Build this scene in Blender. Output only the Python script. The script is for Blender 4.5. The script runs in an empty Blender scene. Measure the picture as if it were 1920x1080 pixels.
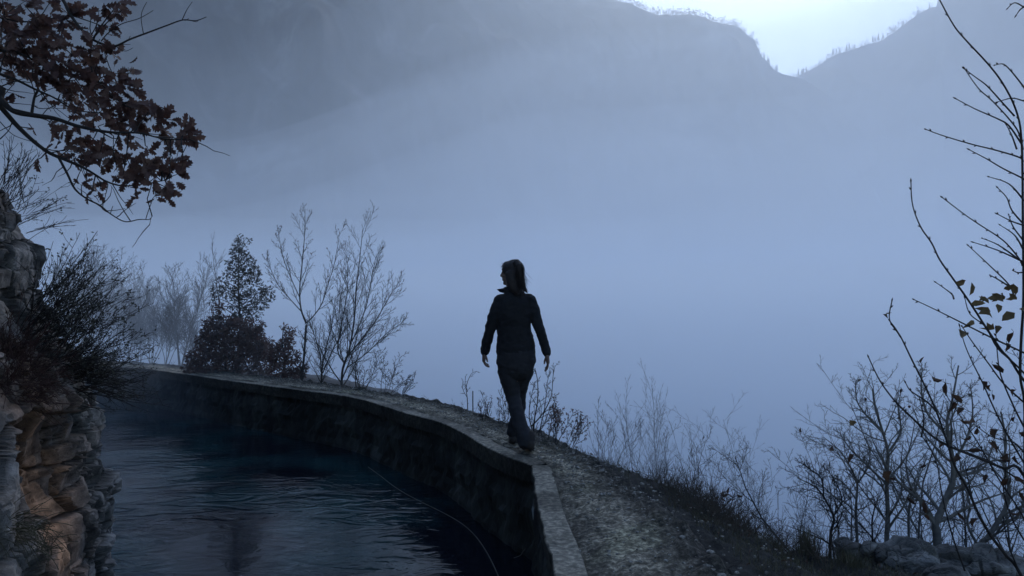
import bpy, bmesh, math, random
import numpy as np
from mathutils import Vector, Matrix, noise
R = math.radians
S = bpy.context.scene
COL = S.collection

# ------------------------------------------------------------------ camera
FPX = 26.0 / 36.0 * 1920
PITCH = R(1.65)
CAMZ = 1.2
cam_d = bpy.data.cameras.new('camera'); cam_d.lens = 26; cam_d.sensor_width = 36
cam_d.clip_start = 0.05; cam_d.clip_end = 5000
cam = bpy.data.objects.new('camera', cam_d); COL.objects.link(cam)
cam.location = (0, 0, CAMZ); cam.rotation_euler = (math.pi/2 + PITCH, 0, 0)
S.camera = cam

# ------------------------------------------------------------------ sky, sun, exposure
SUN_EL, SUN_AZ = R(37), R(19)
w = bpy.data.worlds.new('World'); S.world = w; w.use_nodes = True
nt = w.node_tree; bg = nt.nodes['Background']
sky = nt.nodes.new('ShaderNodeTexSky'); sky.sky_type = 'NISHITA'; sky.sun_disc = False
sky.sun_elevation = SUN_EL; sky.sun_rotation = SUN_AZ; sky.altitude = 600
sky.air_density = 1.0; sky.dust_density = 0.6; sky.ozone_density = 2.0
nt.links.new(sky.outputs[0], bg.inputs[0]); bg.inputs[1].default_value = 0.10
sd = bpy.data.lights.new('sun', 'SUN'); sd.energy = 1.0; sd.angle = R(12); sd.color = (1.0, 0.96, 0.9)
sun = bpy.data.objects.new('sun', sd); COL.objects.link(sun)
sdir = Vector((math.sin(SUN_AZ)*math.cos(SUN_EL), math.cos(SUN_AZ)*math.cos(SUN_EL), math.sin(SUN_EL)))
sun.rotation_euler = sdir.to_track_quat('Z', 'Y').to_euler(); sun.location = (0, 0, 60)
S.view_settings.view_transform = 'Standard'; S.view_settings.look = 'None'
S.view_settings.gamma = 1.0; S.view_settings.exposure = 1.0
S.render.engine = 'CYCLES'
S.cycles.volume_bounces = 10; S.cycles.max_bounces = 14; S.cycles.diffuse_bounces = 2
S.cycles.glossy_bounces = 3; S.cycles.transmission_bounces = 2
S.cycles.use_denoising = True; S.cycles.denoising_prefilter = 'ACCURATE'; S.cycles.denoising_input_passes = 'RGB_ALBEDO_NORMAL'

# ------------------------------------------------------------------ helpers
CF, SF = math.cos(PITCH), math.sin(PITCH)
def ray(px, py):
    a, b = (px-960)/FPX, (540-py)/FPX
    return Vector((a, CF - b*SF, SF + b*CF))
def at(px, py, Y):
    d = ray(px, py); return Vector((0, 0, CAMZ)) + d*(Y/d.y)
def gnd(px, py, z=0.0):
    d = ray(px, py); return Vector((0, 0, CAMZ)) + d*((z-CAMZ)/d.z)
def clamp(v, a=0.0, b=1.0): return max(a, min(b, v))
def sstep(a, b, v):
    t = clamp((v-a)/(b-a)); return t*t*(3-2*t)
def fbm(p, o=4): return noise.fractal(p, 1.0, 2.0, o)
def hsh(v): return (math.sin(v.x*12.9898+v.y*78.233+v.z*37.719)*43758.5453) % 1.0

class MB:
    def __init__(s): s.v = []; s.f = []
    def tube(s, pts, rad, sides=4, cap=False):
        n = len(pts); v = s.v; base = len(v)
        up = Vector((0.31, 0.17, 0.93)); cs = [(math.cos(2*math.pi*k/sides), math.sin(2*math.pi*k/sides)) for k in range(sides)]
        for i in range(n):
            d = pts[min(i+1, n-1)] - pts[max(i-1, 0)]
            if d.length < 1e-9: d = Vector((0, 0, 1))
            d.normalize(); a = d.cross(up)
            if a.length < 0.05: a = d.cross(Vector((1, 0, 0)))
            a.normalize(); b = d.cross(a); r = rad[i]; p = pts[i]
            for c, q in cs: v.append((p.x+(a.x*c+b.x*q)*r, p.y+(a.y*c+b.y*q)*r, p.z+(a.z*c+b.z*q)*r))
        for i in range(n-1):
            o = base+i*sides
            for k in range(sides):
                k2 = (k+1) % sides; s.f.append((o+k, o+k2, o+sides+k2, o+sides+k))
        if cap:
            s.f.append(tuple(base+k for k in range(sides))[::-1]); o = base+(n-1)*sides
            s.f.append(tuple(o+k for k in range(sides)))
    def grid(s, P):
        base = len(s.v); n = len(P); m = len(P[0])
        for r in P:
            for p in r: s.v.append((p[0], p[1], p[2]))
        for i in range(n-1):
            for j in range(m-1):
                a = base+i*m+j; s.f.append((a, a+1, a+m+1, a+m))
    def leaf(s, p, d, nrm, L, W, fold=0.25, curl=0.0):
        d = d.normalized(); sd_ = d.cross(nrm)
        if sd_.length < 1e-4: sd_ = d.orthogonal()
        sd_.normalize(); n = sd_.cross(d); b = len(s.v)
        q = [p, p+d*L*.35+sd_*W*.5+n*W*fold, p+d*L*.4, p+d*L*.35-sd_*W*.5+n*W*fold,
             p+d*L*.75+sd_*W*.33+n*(W*fold-L*curl), p+d*L*.75-n*L*curl, p+d*L*.75-sd_*W*.33+n*(W*fold-L*curl), p+d*L-n*L*curl*2.4]
        s.v += [tuple(x) for x in q]
        s.f += [(b, b+1, b+2), (b, b+2, b+3), (b+1, b+4, b+5, b+2), (b+2, b+5, b+6, b+3), (b+4, b+7, b+5), (b+5, b+7, b+6)]
    def build(s, name, m, parent=None, smooth=True):
        me = bpy.data.meshes.new(name); me.from_pydata(s.v, [], s.f); me.update()
        if smooth: me.polygons.foreach_set('use_smooth', [True]*len(me.polygons))
        o = bpy.data.objects.new(name, me); COL.objects.link(o)
        if m: me.materials.append(m)
        if parent:
            o.parent = parent; o.matrix_parent_inverse = Matrix.Translation(-parent.location)
        return o
def tag(o, label=None, cat=None, group=None, kind=None):
    if label: o['label'] = label
    if cat: o['category'] = cat
    if group: o['group'] = group
    if kind: o['kind'] = kind
    return o
def thing(name, loc, label, cat, group=None):
    o = bpy.data.objects.new(name, None); COL.objects.link(o); o.location = loc; o.empty_display_size = .1
    return tag(o, label, cat, group)

def mat(name, cols, scale=5, rough=.9, bump=.0, bscale=30, stretch=(1, 1, 1), detail=6, spec=.3, attr=None, coord='Object'):
    """noise driven mix of the surface's own colours + bump"""
    m = bpy.data.materials.new(name); m.use_nodes = True; n = m.node_tree.nodes; l = m.node_tree.links
    b = n['Principled BSDF']; b.inputs['Roughness'].default_value = rough
    b.inputs['Specular IOR Level'].default_value = spec
    tc = n.new('ShaderNodeTexCoord'); mp = n.new('ShaderNodeMapping'); mp.inputs['Scale'].default_value = stretch
    l.new(tc.outputs[coord], mp.inputs[0])
    nz = n.new('ShaderNodeTexNoise'); nz.inputs['Scale'].default_value = scale; nz.inputs['Detail'].default_value = detail
    nz.inputs['Roughness'].default_value = .65
    l.new(mp.outputs[0], nz.inputs['Vector'])
    cr = n.new('ShaderNodeValToRGB'); e = cr.color_ramp.elements
    k = len(cols); pos = [.3+.4*i/(k-1) for i in range(k)] if k > 1 else [.5]
    e[0].position = pos[0]; e[0].color = (*cols[0], 1)
    if k > 1: e[1].position = pos[-1]; e[1].color = (*cols[-1], 1)
    else: e[1].color = (*cols[0], 1)
    for i in range(1, k-1):
        x = e.new(pos[i]); x.color = (*cols[i], 1)
    l.new(nz.outputs['Fac'], cr.inputs[0]); out = cr.outputs[0]
    if attr:
        at_ = n.new('ShaderNodeAttribute'); at_.attribute_name = attr
        mx = n.new('ShaderNodeMix'); mx.data_type = 'RGBA'; mx.blend_type = 'MULTIPLY'; mx.inputs['Factor'].default_value = 1
        l.new(out, mx.inputs[6]); l.new(at_.outputs['Color'], mx.inputs[7]); out = mx.outputs[2]
    l.new(out, b.inputs['Base Color'])
    if bump:
        bz = n.new('ShaderNodeTexNoise'); bz.inputs['Scale'].default_value = bscale; bz.inputs['Detail'].default_value = 8
        bz.inputs['Roughness'].default_value = .7; l.new(mp.outputs[0], bz.inputs['Vector'])
        bp = n.new('ShaderNodeBump'); bp.inputs['Strength'].default_value = 1; bp.inputs['Distance'].default_value = bump
        l.new(bz.outputs['Fac'], bp.inputs['Height']); l.new(bp.outputs[0], b.inputs['Normal'])
    return m
def vcol(o, cols):
    a = o.data.color_attributes.new('tint', 'FLOAT_COLOR', 'POINT')
    arr = np.ones((len(cols), 4), dtype=np.float32); arr[:, :3] = np.array(cols); a.data.foreach_set('color', arr.ravel())

def polyres(P, step):
    out = [P[0].copy()]
    for a, b in zip(P[:-1], P[1:]):
        n = max(1, int((b-a).length/step))
        for i in range(1, n+1): out.append(a.lerp(b, i/n))
    return out
def catmull(P, k=8):
    out = []; n = len(P)
    for i in range(n-1):
        p0, p1, p2, p3 = P[max(i-1, 0)], P[i], P[i+1], P[min(i+2, n-1)]
        for j in range(k):
            t = j/k
            out.append(0.5*((2*p1)+(p2-p0)*t+(2*p0-5*p1+4*p2-p3)*t*t+(3*p1-p0-3*p2+p3)*t**3))
    out.append(P[-1].copy()); return out

# ------------------------------------------------------------------ curves in plan
inner_px = [(1010, 960), (996, 872), (954, 857), (908, 836), (867, 811), (821, 790), (767, 776), (725, 763), (683, 750),
            (633, 740), (577, 733), (522, 726), (466, 718.5), (411, 711), (355, 702.5), (300, 695), (258, 690)]
inner_far = [gnd(*p) for p in inner_px[1:]]
inner_far += [Vector((-10.2, 16.6, 0)), Vector((-13.5, 18.6, 0)), Vector((-18, 21, 0)), Vector((-24, 23, 0))]
inner_near = [Vector((.21, -3, 0)), Vector((.2, 1.5, 0)), gnd(1040, 1080), gnd(1027, 1020), gnd(1010, 960), gnd(996, 872)]
outer_pts = [Vector((1.1, -3, 0)), Vector((1.06, 1.5, 0)), Vector((1.02, 2.8, 0))] + [gnd(*p) for p in
            [(1350, 1050), (1290, 985), (1220, 935), (1130, 880), (1060, 845), (1000, 820), (960, 803), (900, 780), (835, 760), (745, 743),
             (660, 729), (570, 716), (450, 704), (380, 696), (300, 685), (250, 681)]] + \
            [Vector((-11, 17.9, 0)), Vector((-14.5, 20.2, 0)), Vector((-19, 22.8, 0)), Vector((-25, 25, 0))]
farC = catmull(inner_far, 10); nearC = catmull(inner_near, 8)
def smoothline(P, it):
    P = [p.copy() for p in P]
    for _ in range(it):
        Q = [p.copy() for p in P]
        for i in range(1, len(P)-1): Q[i] = P[i]*.5+(P[i-1]+P[i+1])*.25
        P = Q
    return P
farC = smoothline(farC, 6)
outerC = smoothline(catmull(outer_pts, 10), 8)
def normals(P):
    out = []
    for i in range(len(P)):
        d = P[min(i+1, len(P)-1)]-P[max(i-1, 0)]; d.z = 0; d.normalize(); out.append(Vector((d.y, -d.x, 0)))
    return out
_OA = np.array([(p.x, p.y) for p in outerC])
def dist_outer(x, y):
    A = _OA[:-1]; B = _OA[1:]; d = B-A; w_ = np.array((x, y))-A
    t = np.clip((w_*d).sum(1)/(d*d).sum(1), 0, 1); q = w_-d*t[:, None]; L = np.hypot(q[:, 0], q[:, 1]); i = int(L.argmin())
    side = d[i, 1]*w_[i, 0]-d[i, 0]*w_[i, 1]
    return L[i] if side > 0 else -L[i]
def hill_z(x, y, s=None):
    if s is None: s = dist_outer(x, y)
    sh = .12 + 2.6*sstep(12.5, 16, y)
    k = max(0, s-sh)
    z = -.02-.10*min(s, sh) - .35*min(k, .5) - .82*max(0, k-.5)
    zr = -.30-.05*(x-1.2)-1.0*max(0, y-4.75-.12*math.sin(x*2.1)) + .06*noise.noise(Vector((x*1.3, y*1.3, 0)))
    if x > .7: z = max(z, zr-.25*max(0, 1.25-x)) if s > .15 else z
    z += .10*clamp(s*1.2)*fbm(Vector((x*.8, y*.8, 3)), 3)
    return max(z, -60)
# ------------------------------------------------------------------ far terrain and air
M = {}
M['rockfar'] = mat('mountain rock and wood', [(.012, .016, .014), (.03, .034, .03), (.07, .07, .07), (.17, .17, .17)], scale=.035, rough=1, bump=0, stretch=(1, 1, .45), detail=8)
M['soil'] = mat('dark soil', [(.012, .011, .010), (.03, .028, .025), (.055, .05, .044)], scale=18, rough=1, bump=.02, bscale=50, detail=10)
M['valley'] = mat('valley forest floor', [(.02, .025, .02), (.05, .055, .045)], scale=.02, rough=1)

def mountain(name, label, crest, D, base_z, nu, nv, seed, steep=1.25, xr=None):
    """crest: list (azimuth, height) ; builds crest -> foot towards the valley, plus a back slope"""
    az = [c[0] for c in crest]; hh = [c[1] for c in crest]
    g = []
    for i in range(nu):
        a = az[0]+(az[-1]-az[0])*i/(nu-1); h = float(np.interp(a, az, hh)); row = []
        D_ = D(a)
        for j in range(nv+5):
            if j < 5:
                t = (5-j)/5; rr = D_+t*160; z = h-90*t*t - 30*t
            else:
                t = (j-5)/(nv-1); rr = D_-(h-base_z)/steep*(t**.9); z = h+(base_z-h)*t
            p = Vector((math.sin(a)*rr, math.cos(a)*rr, z)); k = clamp((j-5)/4.0) if j > 5 else 0
            q = p*.011+Vector((seed, 0, 0)); d = (noise.ridged_multi_fractal(Vector((q.x, q.y, q.z*.35)), 1.0, 2.1, 5, 1.0, 2.0)-1.0)*22*k
            d2 = fbm(p*.05, 4)*5*k
            p = p+Vector((-math.sin(a), -math.cos(a), .25))*(d+d2)
            if j == 5: p.z += 1.0*noise.noise(Vector((a*180, seed, 0)))
            row.append(p)
        g.append(row)
    b = MB(); b.grid(g); o = b.build(name, M['rockfar']); tag(o, label, None, None, 'structure'); return o
def crest_px(P, D):
    out = []
    for px, py in P:
        d = ray(px, py); a = math.atan2(d.x, d.y); out.append((a, CAMZ + D(a)*d.z/math.hypot(d.x, d.y)))
    return out
DL = lambda a: 520.0
DR = lambda a: 640.0
left_sil = [(1000, -60), (1060, -25), (1110, -12), (1150, 0), (1180, 6), (1230, 27), (1260, 28), (1290, 26), (1320, 32), (1340, 42), (1380, 48), (1395, 60), (1413, 74), (1422, 92), (1428, 105),
            (1440, 116), (1450, 130), (1465, 138), (1480, 143), (1500, 146), (1540, 170), (1600, 240)]
cl = crest_px(left_sil, DL)
cl = [(-1.75, 260), (-1.2, 330), (-.7, 360), (-.3, 345), (-.08, 290)] + cl + [(cl[-1][0]+.12, 40)]
right_sil = [(1300, 300), (1400, 230), (1450, 180), (1480, 150), (1500, 140), (1530, 126), (1560, 105), (1580, 98), (1600, 92), (1630, 82), (1650, 77), (1668, 66), (1680, 57), (1700, 42),
             (1720, 28), (1740, 16), (1756, 12), (1758, -4), (1762, -12), (1850, -30), (1920, -60)]
cr_ = crest_px(right_sil, DR)
cr_ = [(cr_[0][0]-.1, 60)] + cr_ + [(.85, 420), (1.2, 430), (1.75, 330)]
mountain('mountain', 'wooded rock massif fading into blue fog, left of the bright notch', cl, DL, -62, 460, 46, 3.3)
mountain('mountain', 'steep ridge fading into fog, right of the bright notch', cr_, DR, -62, 420, 40, 9.1, steep=1.1)

fb = MB(); rng = random.Random(5)
def ridge_tree(p, h, kind):
    if kind:   # conifer
        for k in range(3):
            z0 = h*(.15+.28*k); r = h*(.2-.05*k); c = p+Vector((0, 0, z0)); n = 5; b = len(fb.v)
            for i in range(n):
                a = i*2*math.pi/n+k; rr = r*rng.uniform(.6, 1.2); fb.v.append((c.x+rr*math.cos(a), c.y+rr*math.sin(a), c.z))
            fb.v.append((c.x, c.y, c.z+h*.42)); fb.f += [(b+i, b+(i+1) % n, b+n) for i in range(n)]
    else:
        for k in range(16):
            c = p+Vector((rng.gauss(0, h*.2), rng.gauss(0, h*.2), h*rng.uniform(.15, .95))); s_ = h*rng.uniform(.07, .17)
            d = Vector((rng.gauss(0, 1), rng.gauss(0, 1), rng.gauss(.4, 1))); fb.leaf(c, d, Vector((rng.gauss(0, 1), rng.gauss(0, 1), rng.gauss(0, 1))), s_*1.6, s_)
        fb.tube([p, p+Vector((0, 0, h*.8))], [h*.03, h*.01], 3)
azl = [c[0] for c in cl]; hl = [c[1] for c in cl]; azr = [c[0] for c in cr_]; hr = [c[1] for c in cr_]
for px in np.arange(1130, 1500, 1.6):
    a = math.atan((px+rng.uniform(-2, 2)-960)/FPX); D_ = 520+rng.uniform(-6, 4); h = float(np.interp(a, azl, hl))
    if h/D_ < math.tan(R(17.0)): continue
    ridge_tree(Vector((math.sin(a)*D_, math.cos(a)*D_, h-1.8)), rng.choice([2.5, 3.5, 4.5, 5.5])*(1 if px < 1430 else .8), px > 1425 and rng.random() < .6)
for px in np.arange(1480, 1756, 2.6):
    a = math.atan((px+rng.uniform(-2, 2)-960)/FPX); D_ = 640+rng.uniform(-6, 4); h = float(np.interp(a, azr, hr))
    if rng.random() < (.35 if px > 1690 else .1): continue
    ridge_tree(Vector((math.sin(a)*D_, math.cos(a)*D_, h-1.5)), rng.choice([2.5, 3.5, 4.5, 6.0]), rng.random() < .5)
tag(fb.build('ridge_forest', M['valley'], smooth=False), 'thin line of small trees along the ridge crest', None, None, 'stuff')

b = MB(); b.grid([[(x, y, -60.3) for x in np.linspace(-2500, 2500, 9)] for y in np.linspace(-1500, 3500, 9)])
tag(b.build('valley_floor', M['valley']), 'valley floor far below the path', None, None, 'structure')

def volume_mat(name, dens, col, g):
    m = bpy.data.materials.new(name); m.use_nodes = True; n = m.node_tree.nodes; n.clear()
    o = n.new('ShaderNodeOutputMaterial'); v = n.new('ShaderNodeVolumePrincipled')
    v.inputs['Density'].default_value = dens; v.inputs['Color'].default_value = (*col, 1); v.inputs['Anisotropy'].default_value = g
    m.node_tree.links.new(v.outputs[0], o.inputs['Volume']); return m
def box(name, x0, x1, y0, y1, z0, z1, m, top=None, n=40):
    b = MB()
    if not top:
        b.v = [(x0, y0, z0), (x1, y0, z0), (x1, y1, z0), (x0, y1, z0), (x0, y0, z1), (x1, y0, z1), (x1, y1, z1), (x0, y1, z1)]
        b.f = [(0, 3, 2, 1), (4, 5, 6, 7), (0, 1, 5, 4), (1, 2, 6, 5), (2, 3, 7, 6), (3, 0, 4, 7)]
    else:
        for k in (0, 1):
            for i in range(n+1):
                for j in range(n+1):
                    x = x0+(x1-x0)*i/n; y = y0+(y1-y0)*j/n; b.v.append((x, y, top(x, y) if k else z0))
        q = (n+1)*(n+1); I = lambda i, j: i*(n+1)+j
        for i in range(n):
            for j in range(n):
                b.f.append((I(i, j), I(i, j+1), I(i+1, j+1), I(i+1, j))); b.f.append((q+I(i, j), q+I(i+1, j), q+I(i+1, j+1), q+I(i, j+1)))
        for i in range(n):
            b.f += [(I(i, 0), I(i+1, 0), q+I(i+1, 0), q+I(i, 0)), (I(i+1, n), I(i, n), q+I(i, n), q+I(i+1, n)),
                    (I(0, i+1), I(0, i), q+I(0, i), q+I(0, i+1)), (I(n, i), I(n, i+1), q+I(n, i+1), q+I(n, i))]
    return b.build(name, m, smooth=False)
HAZE_D = 0.0005
FOG_COL, HAZE_COL = (.83, .915, 1.0), (.70, .83, 1.0)
tag(box('haze', -1300, 1300, -400, 1300, -62, 520, volume_mat('thin haze', HAZE_D, HAZE_COL, .75)), 'thin blue haze filling the valley', None, None, 'stuff')
def fog_bank(dens, z0, H, amp, ramp, idx, label):
    F = catmull([Vector(p) for p in [(400, -250, 0), (120, -60, 0), (30, -10, 0), (9, -1, 0), (5.2, 3, 0), (4.2, 5.8, 0), (2.7, 8.2, 0), (.2, 9.8, 0), (-3.2, 11.0, 0), (-7.6, 12.2, 0), (-13.2, 15.5, 0), (-24, 28, 0), (-60, 45, 0), (-180, 60, 0), (-420, 70, 0)]], 8)
    n = len(F); T = [0, .004, .01, .02, .035, .055, .08, .11, .15, .2, .25, .3, .36, .42, .49, .56, .63, .7, .78, .86, .93, 1]; m = len(T); b = MB()
    RF = 440+13*idx; far = [Vector((RF*math.sin(a), RF*math.cos(a), 0)) for a in [R(115)-R(200)*i/(n-1) for i in range(n)]]
    for k in (0, 1):
        for i in range(n):
            for t in T:
                p = (F[i]+(far[i]-F[i]).normalized()*.35*idx).lerp(far[i], t); dd = (p-F[i]).length
                h = z0+(H-z0)*sstep(0, 1, dd/ramp)**.8+amp*noise.noise(Vector((p.x*.02, p.y*.02, H)))*sstep(0, 2*ramp, dd)
                az = math.atan2(p.x, p.y); h = h if idx < 2 else z0+(h-z0)*(.5+.75*sstep(-.42, .12, az+.12*noise.noise(Vector((p.x*.008, p.y*.008, 4)))))*(1+.3*noise.noise(Vector((p.x*.012, p.y*.012, idx*3.3))))
                b.v.append((p.x, p.y, h if k else -61.2-idx*.7))
    q = n*m; I = lambda i, j: i*m+j
    for i in range(n-1):
        for j in range(m-1):
            b.f.append((I(i, j), I(i, j+1), I(i+1, j+1), I(i+1, j))); b.f.append((q+I(i, j), q+I(i+1, j), q+I(i+1, j+1), q+I(i, j+1)))
        b.f += [(I(i, 0), I(i+1, 0), q+I(i+1, 0), q+I(i, 0)), (I(i+1, m-1), I(i, m-1), q+I(i, m-1), q+I(i+1, m-1))]
    for j in range(m-1): b.f += [(I(0, j+1), I(0, j), q+I(0, j), q+I(0, j+1)), (I(n-1, j), I(n-1, j+1), q+I(n-1, j+1), q+I(n-1, j))]
    o = b.build('fog_bank', volume_mat('low fog', dens, FOG_COL, .3), smooth=False)
    bm = bmesh.new(); bm.from_mesh(o.data); bmesh.ops.recalc_face_normals(bm, faces=bm.faces); bm.to_mesh(o.data); bm.free()
    tag(o, label, None, None, 'stuff')
FOGS = [(.062, -1.5, 2.3, .8, 5), (.010, 1, 6, 2, 25), (.0045, 3, 13, 4, 45), (.0026, 6, 26, 9, 70), (.0014, 9, 45, 16, 95), (.0009, 12, 72, 24, 120), (.0006, 16, 112, 36, 150)]
for k_, (f_, lb) in enumerate(zip(FOGS, ('densest lowest layer of fog in the valley beyond the path', 'dense fog layer just above eye level', 'middle fog layer over the valley', 'light fog layer against the mountain foot', 'lighter fog layer against the lower mountain slopes', 'thin upper fog layer against the mountain slopes', 'thinnest topmost fog layer against the mountain slopes'))): fog_bank(*f_, k_, lb)
# ------------------------------------------------------------------ hillside, path, canal
def hillside():
    N = normals(outerC); L = [0]
    for a, b in zip(outerC[:-1], outerC[1:]): L.append(L[-1]+(b-a).length)
    tot = L[-1]; ss = [-.12, 0]
    s = 0
    while s < 1.4: s += .033; ss.append(s)
    while s < 90: s += .07+.035*s; ss.append(s)
    g = []; v = 0
    while v <= tot:
        i = int(np.searchsorted(L, v)); i = min(max(i, 1), len(L)-1); f = (v-L[i-1])/max(1e-6, L[i]-L[i-1])
        p = outerC[i-1].lerp(outerC[i], f); n = N[i-1].lerp(N[i], f).normalized(); row = []
        for s in ss:
            q = p+n*s; z = hill_z(q.x, q.y, s) if s > 0 else -.05
            q.z = z+((.035*fbm(q*7, 5)+.016*noise.noise(q*22)+.012*noise.noise(q*47)) if s > .0 and s < 8 else 0)-.02; row.append(q)
        g.append(row); v += .06 if p.y < 9 and p.y > 1.5 else .25
    b = MB(); b.grid(g); return b.build('hillside', M['soil'], smooth=False)
tag(hillside(), 'steep dark soil slope falling from the path into the fog', None, None, 'structure')

def wall_pieces():
    root = thing('canal_wall', (0, 4, -.74), 'long curved concrete canal wall with a raised coping, between the dark water and the path', 'wall'); root['kind'] = 'thing'
    M['conc'] = mat('pale topped concrete coping', [(.05, .05, .047), (.16, .145, .12), (.36, .325, .27)], scale=26, rough=.95, bump=.006, bscale=90, attr='tint')
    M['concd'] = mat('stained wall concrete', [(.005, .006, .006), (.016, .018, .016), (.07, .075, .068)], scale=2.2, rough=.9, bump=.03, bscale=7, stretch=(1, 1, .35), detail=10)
    def sweep(C, prof, name, m, rough, seed):
        P = polyres(C, .05); N = normals(P); g = []; tints = []
        for i, p in enumerate(P):
            if p.y < 1.2 and i % 4: continue
            row = []
            kw = 1 if (name != 'coping' or C is nearC) else .55+.45*sstep(0, .9, i*.05)
            for o, z in prof:
                if o > .05: o = .05+(o-.05)*kw
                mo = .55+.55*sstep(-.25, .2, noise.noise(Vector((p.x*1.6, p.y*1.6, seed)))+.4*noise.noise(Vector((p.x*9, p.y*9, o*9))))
                tints.append(((1.3*mo, 1.27*mo, 1.18*mo) if z > -.004 else (.17*mo, .18*mo, .17*mo)) if name == 'coping' else (mo, mo, mo))  # coping top tinted pale, its sides much darker, both mottled by noise
                q = p+N[i]*o; q.z = z; k = Vector((q.x*5, q.y*5, z*5+seed))
                d = rough*fbm(k, 4) + .5*rough*noise.noise(k*4)
                # chipped lower and upper edges
                q += N[i]*(-d*(1 if o < .1 else .2)); q.z += d*.5
                row.append(q)
            g.append(row)
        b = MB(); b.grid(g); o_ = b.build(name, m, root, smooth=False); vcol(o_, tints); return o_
    def prof(w_, t, k=3):
        pr = [(0.05, -t), (.0, -t)]
        pr += [(0, -t+t*j/k) for j in range(1, k)] + [(0, -.008), (.008, 0)]
        pr += [(.008+(w_-.016)*j/5, 0) for j in range(1, 6)] + [(w_, -.008), (w_, -.12)]
        return pr
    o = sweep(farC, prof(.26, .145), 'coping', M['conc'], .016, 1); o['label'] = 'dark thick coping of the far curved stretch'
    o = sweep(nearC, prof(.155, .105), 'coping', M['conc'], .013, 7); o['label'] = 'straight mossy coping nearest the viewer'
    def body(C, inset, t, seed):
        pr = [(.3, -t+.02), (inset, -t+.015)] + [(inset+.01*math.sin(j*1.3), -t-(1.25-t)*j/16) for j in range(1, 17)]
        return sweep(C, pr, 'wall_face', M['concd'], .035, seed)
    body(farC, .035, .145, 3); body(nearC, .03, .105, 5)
wall_pieces()

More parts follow.
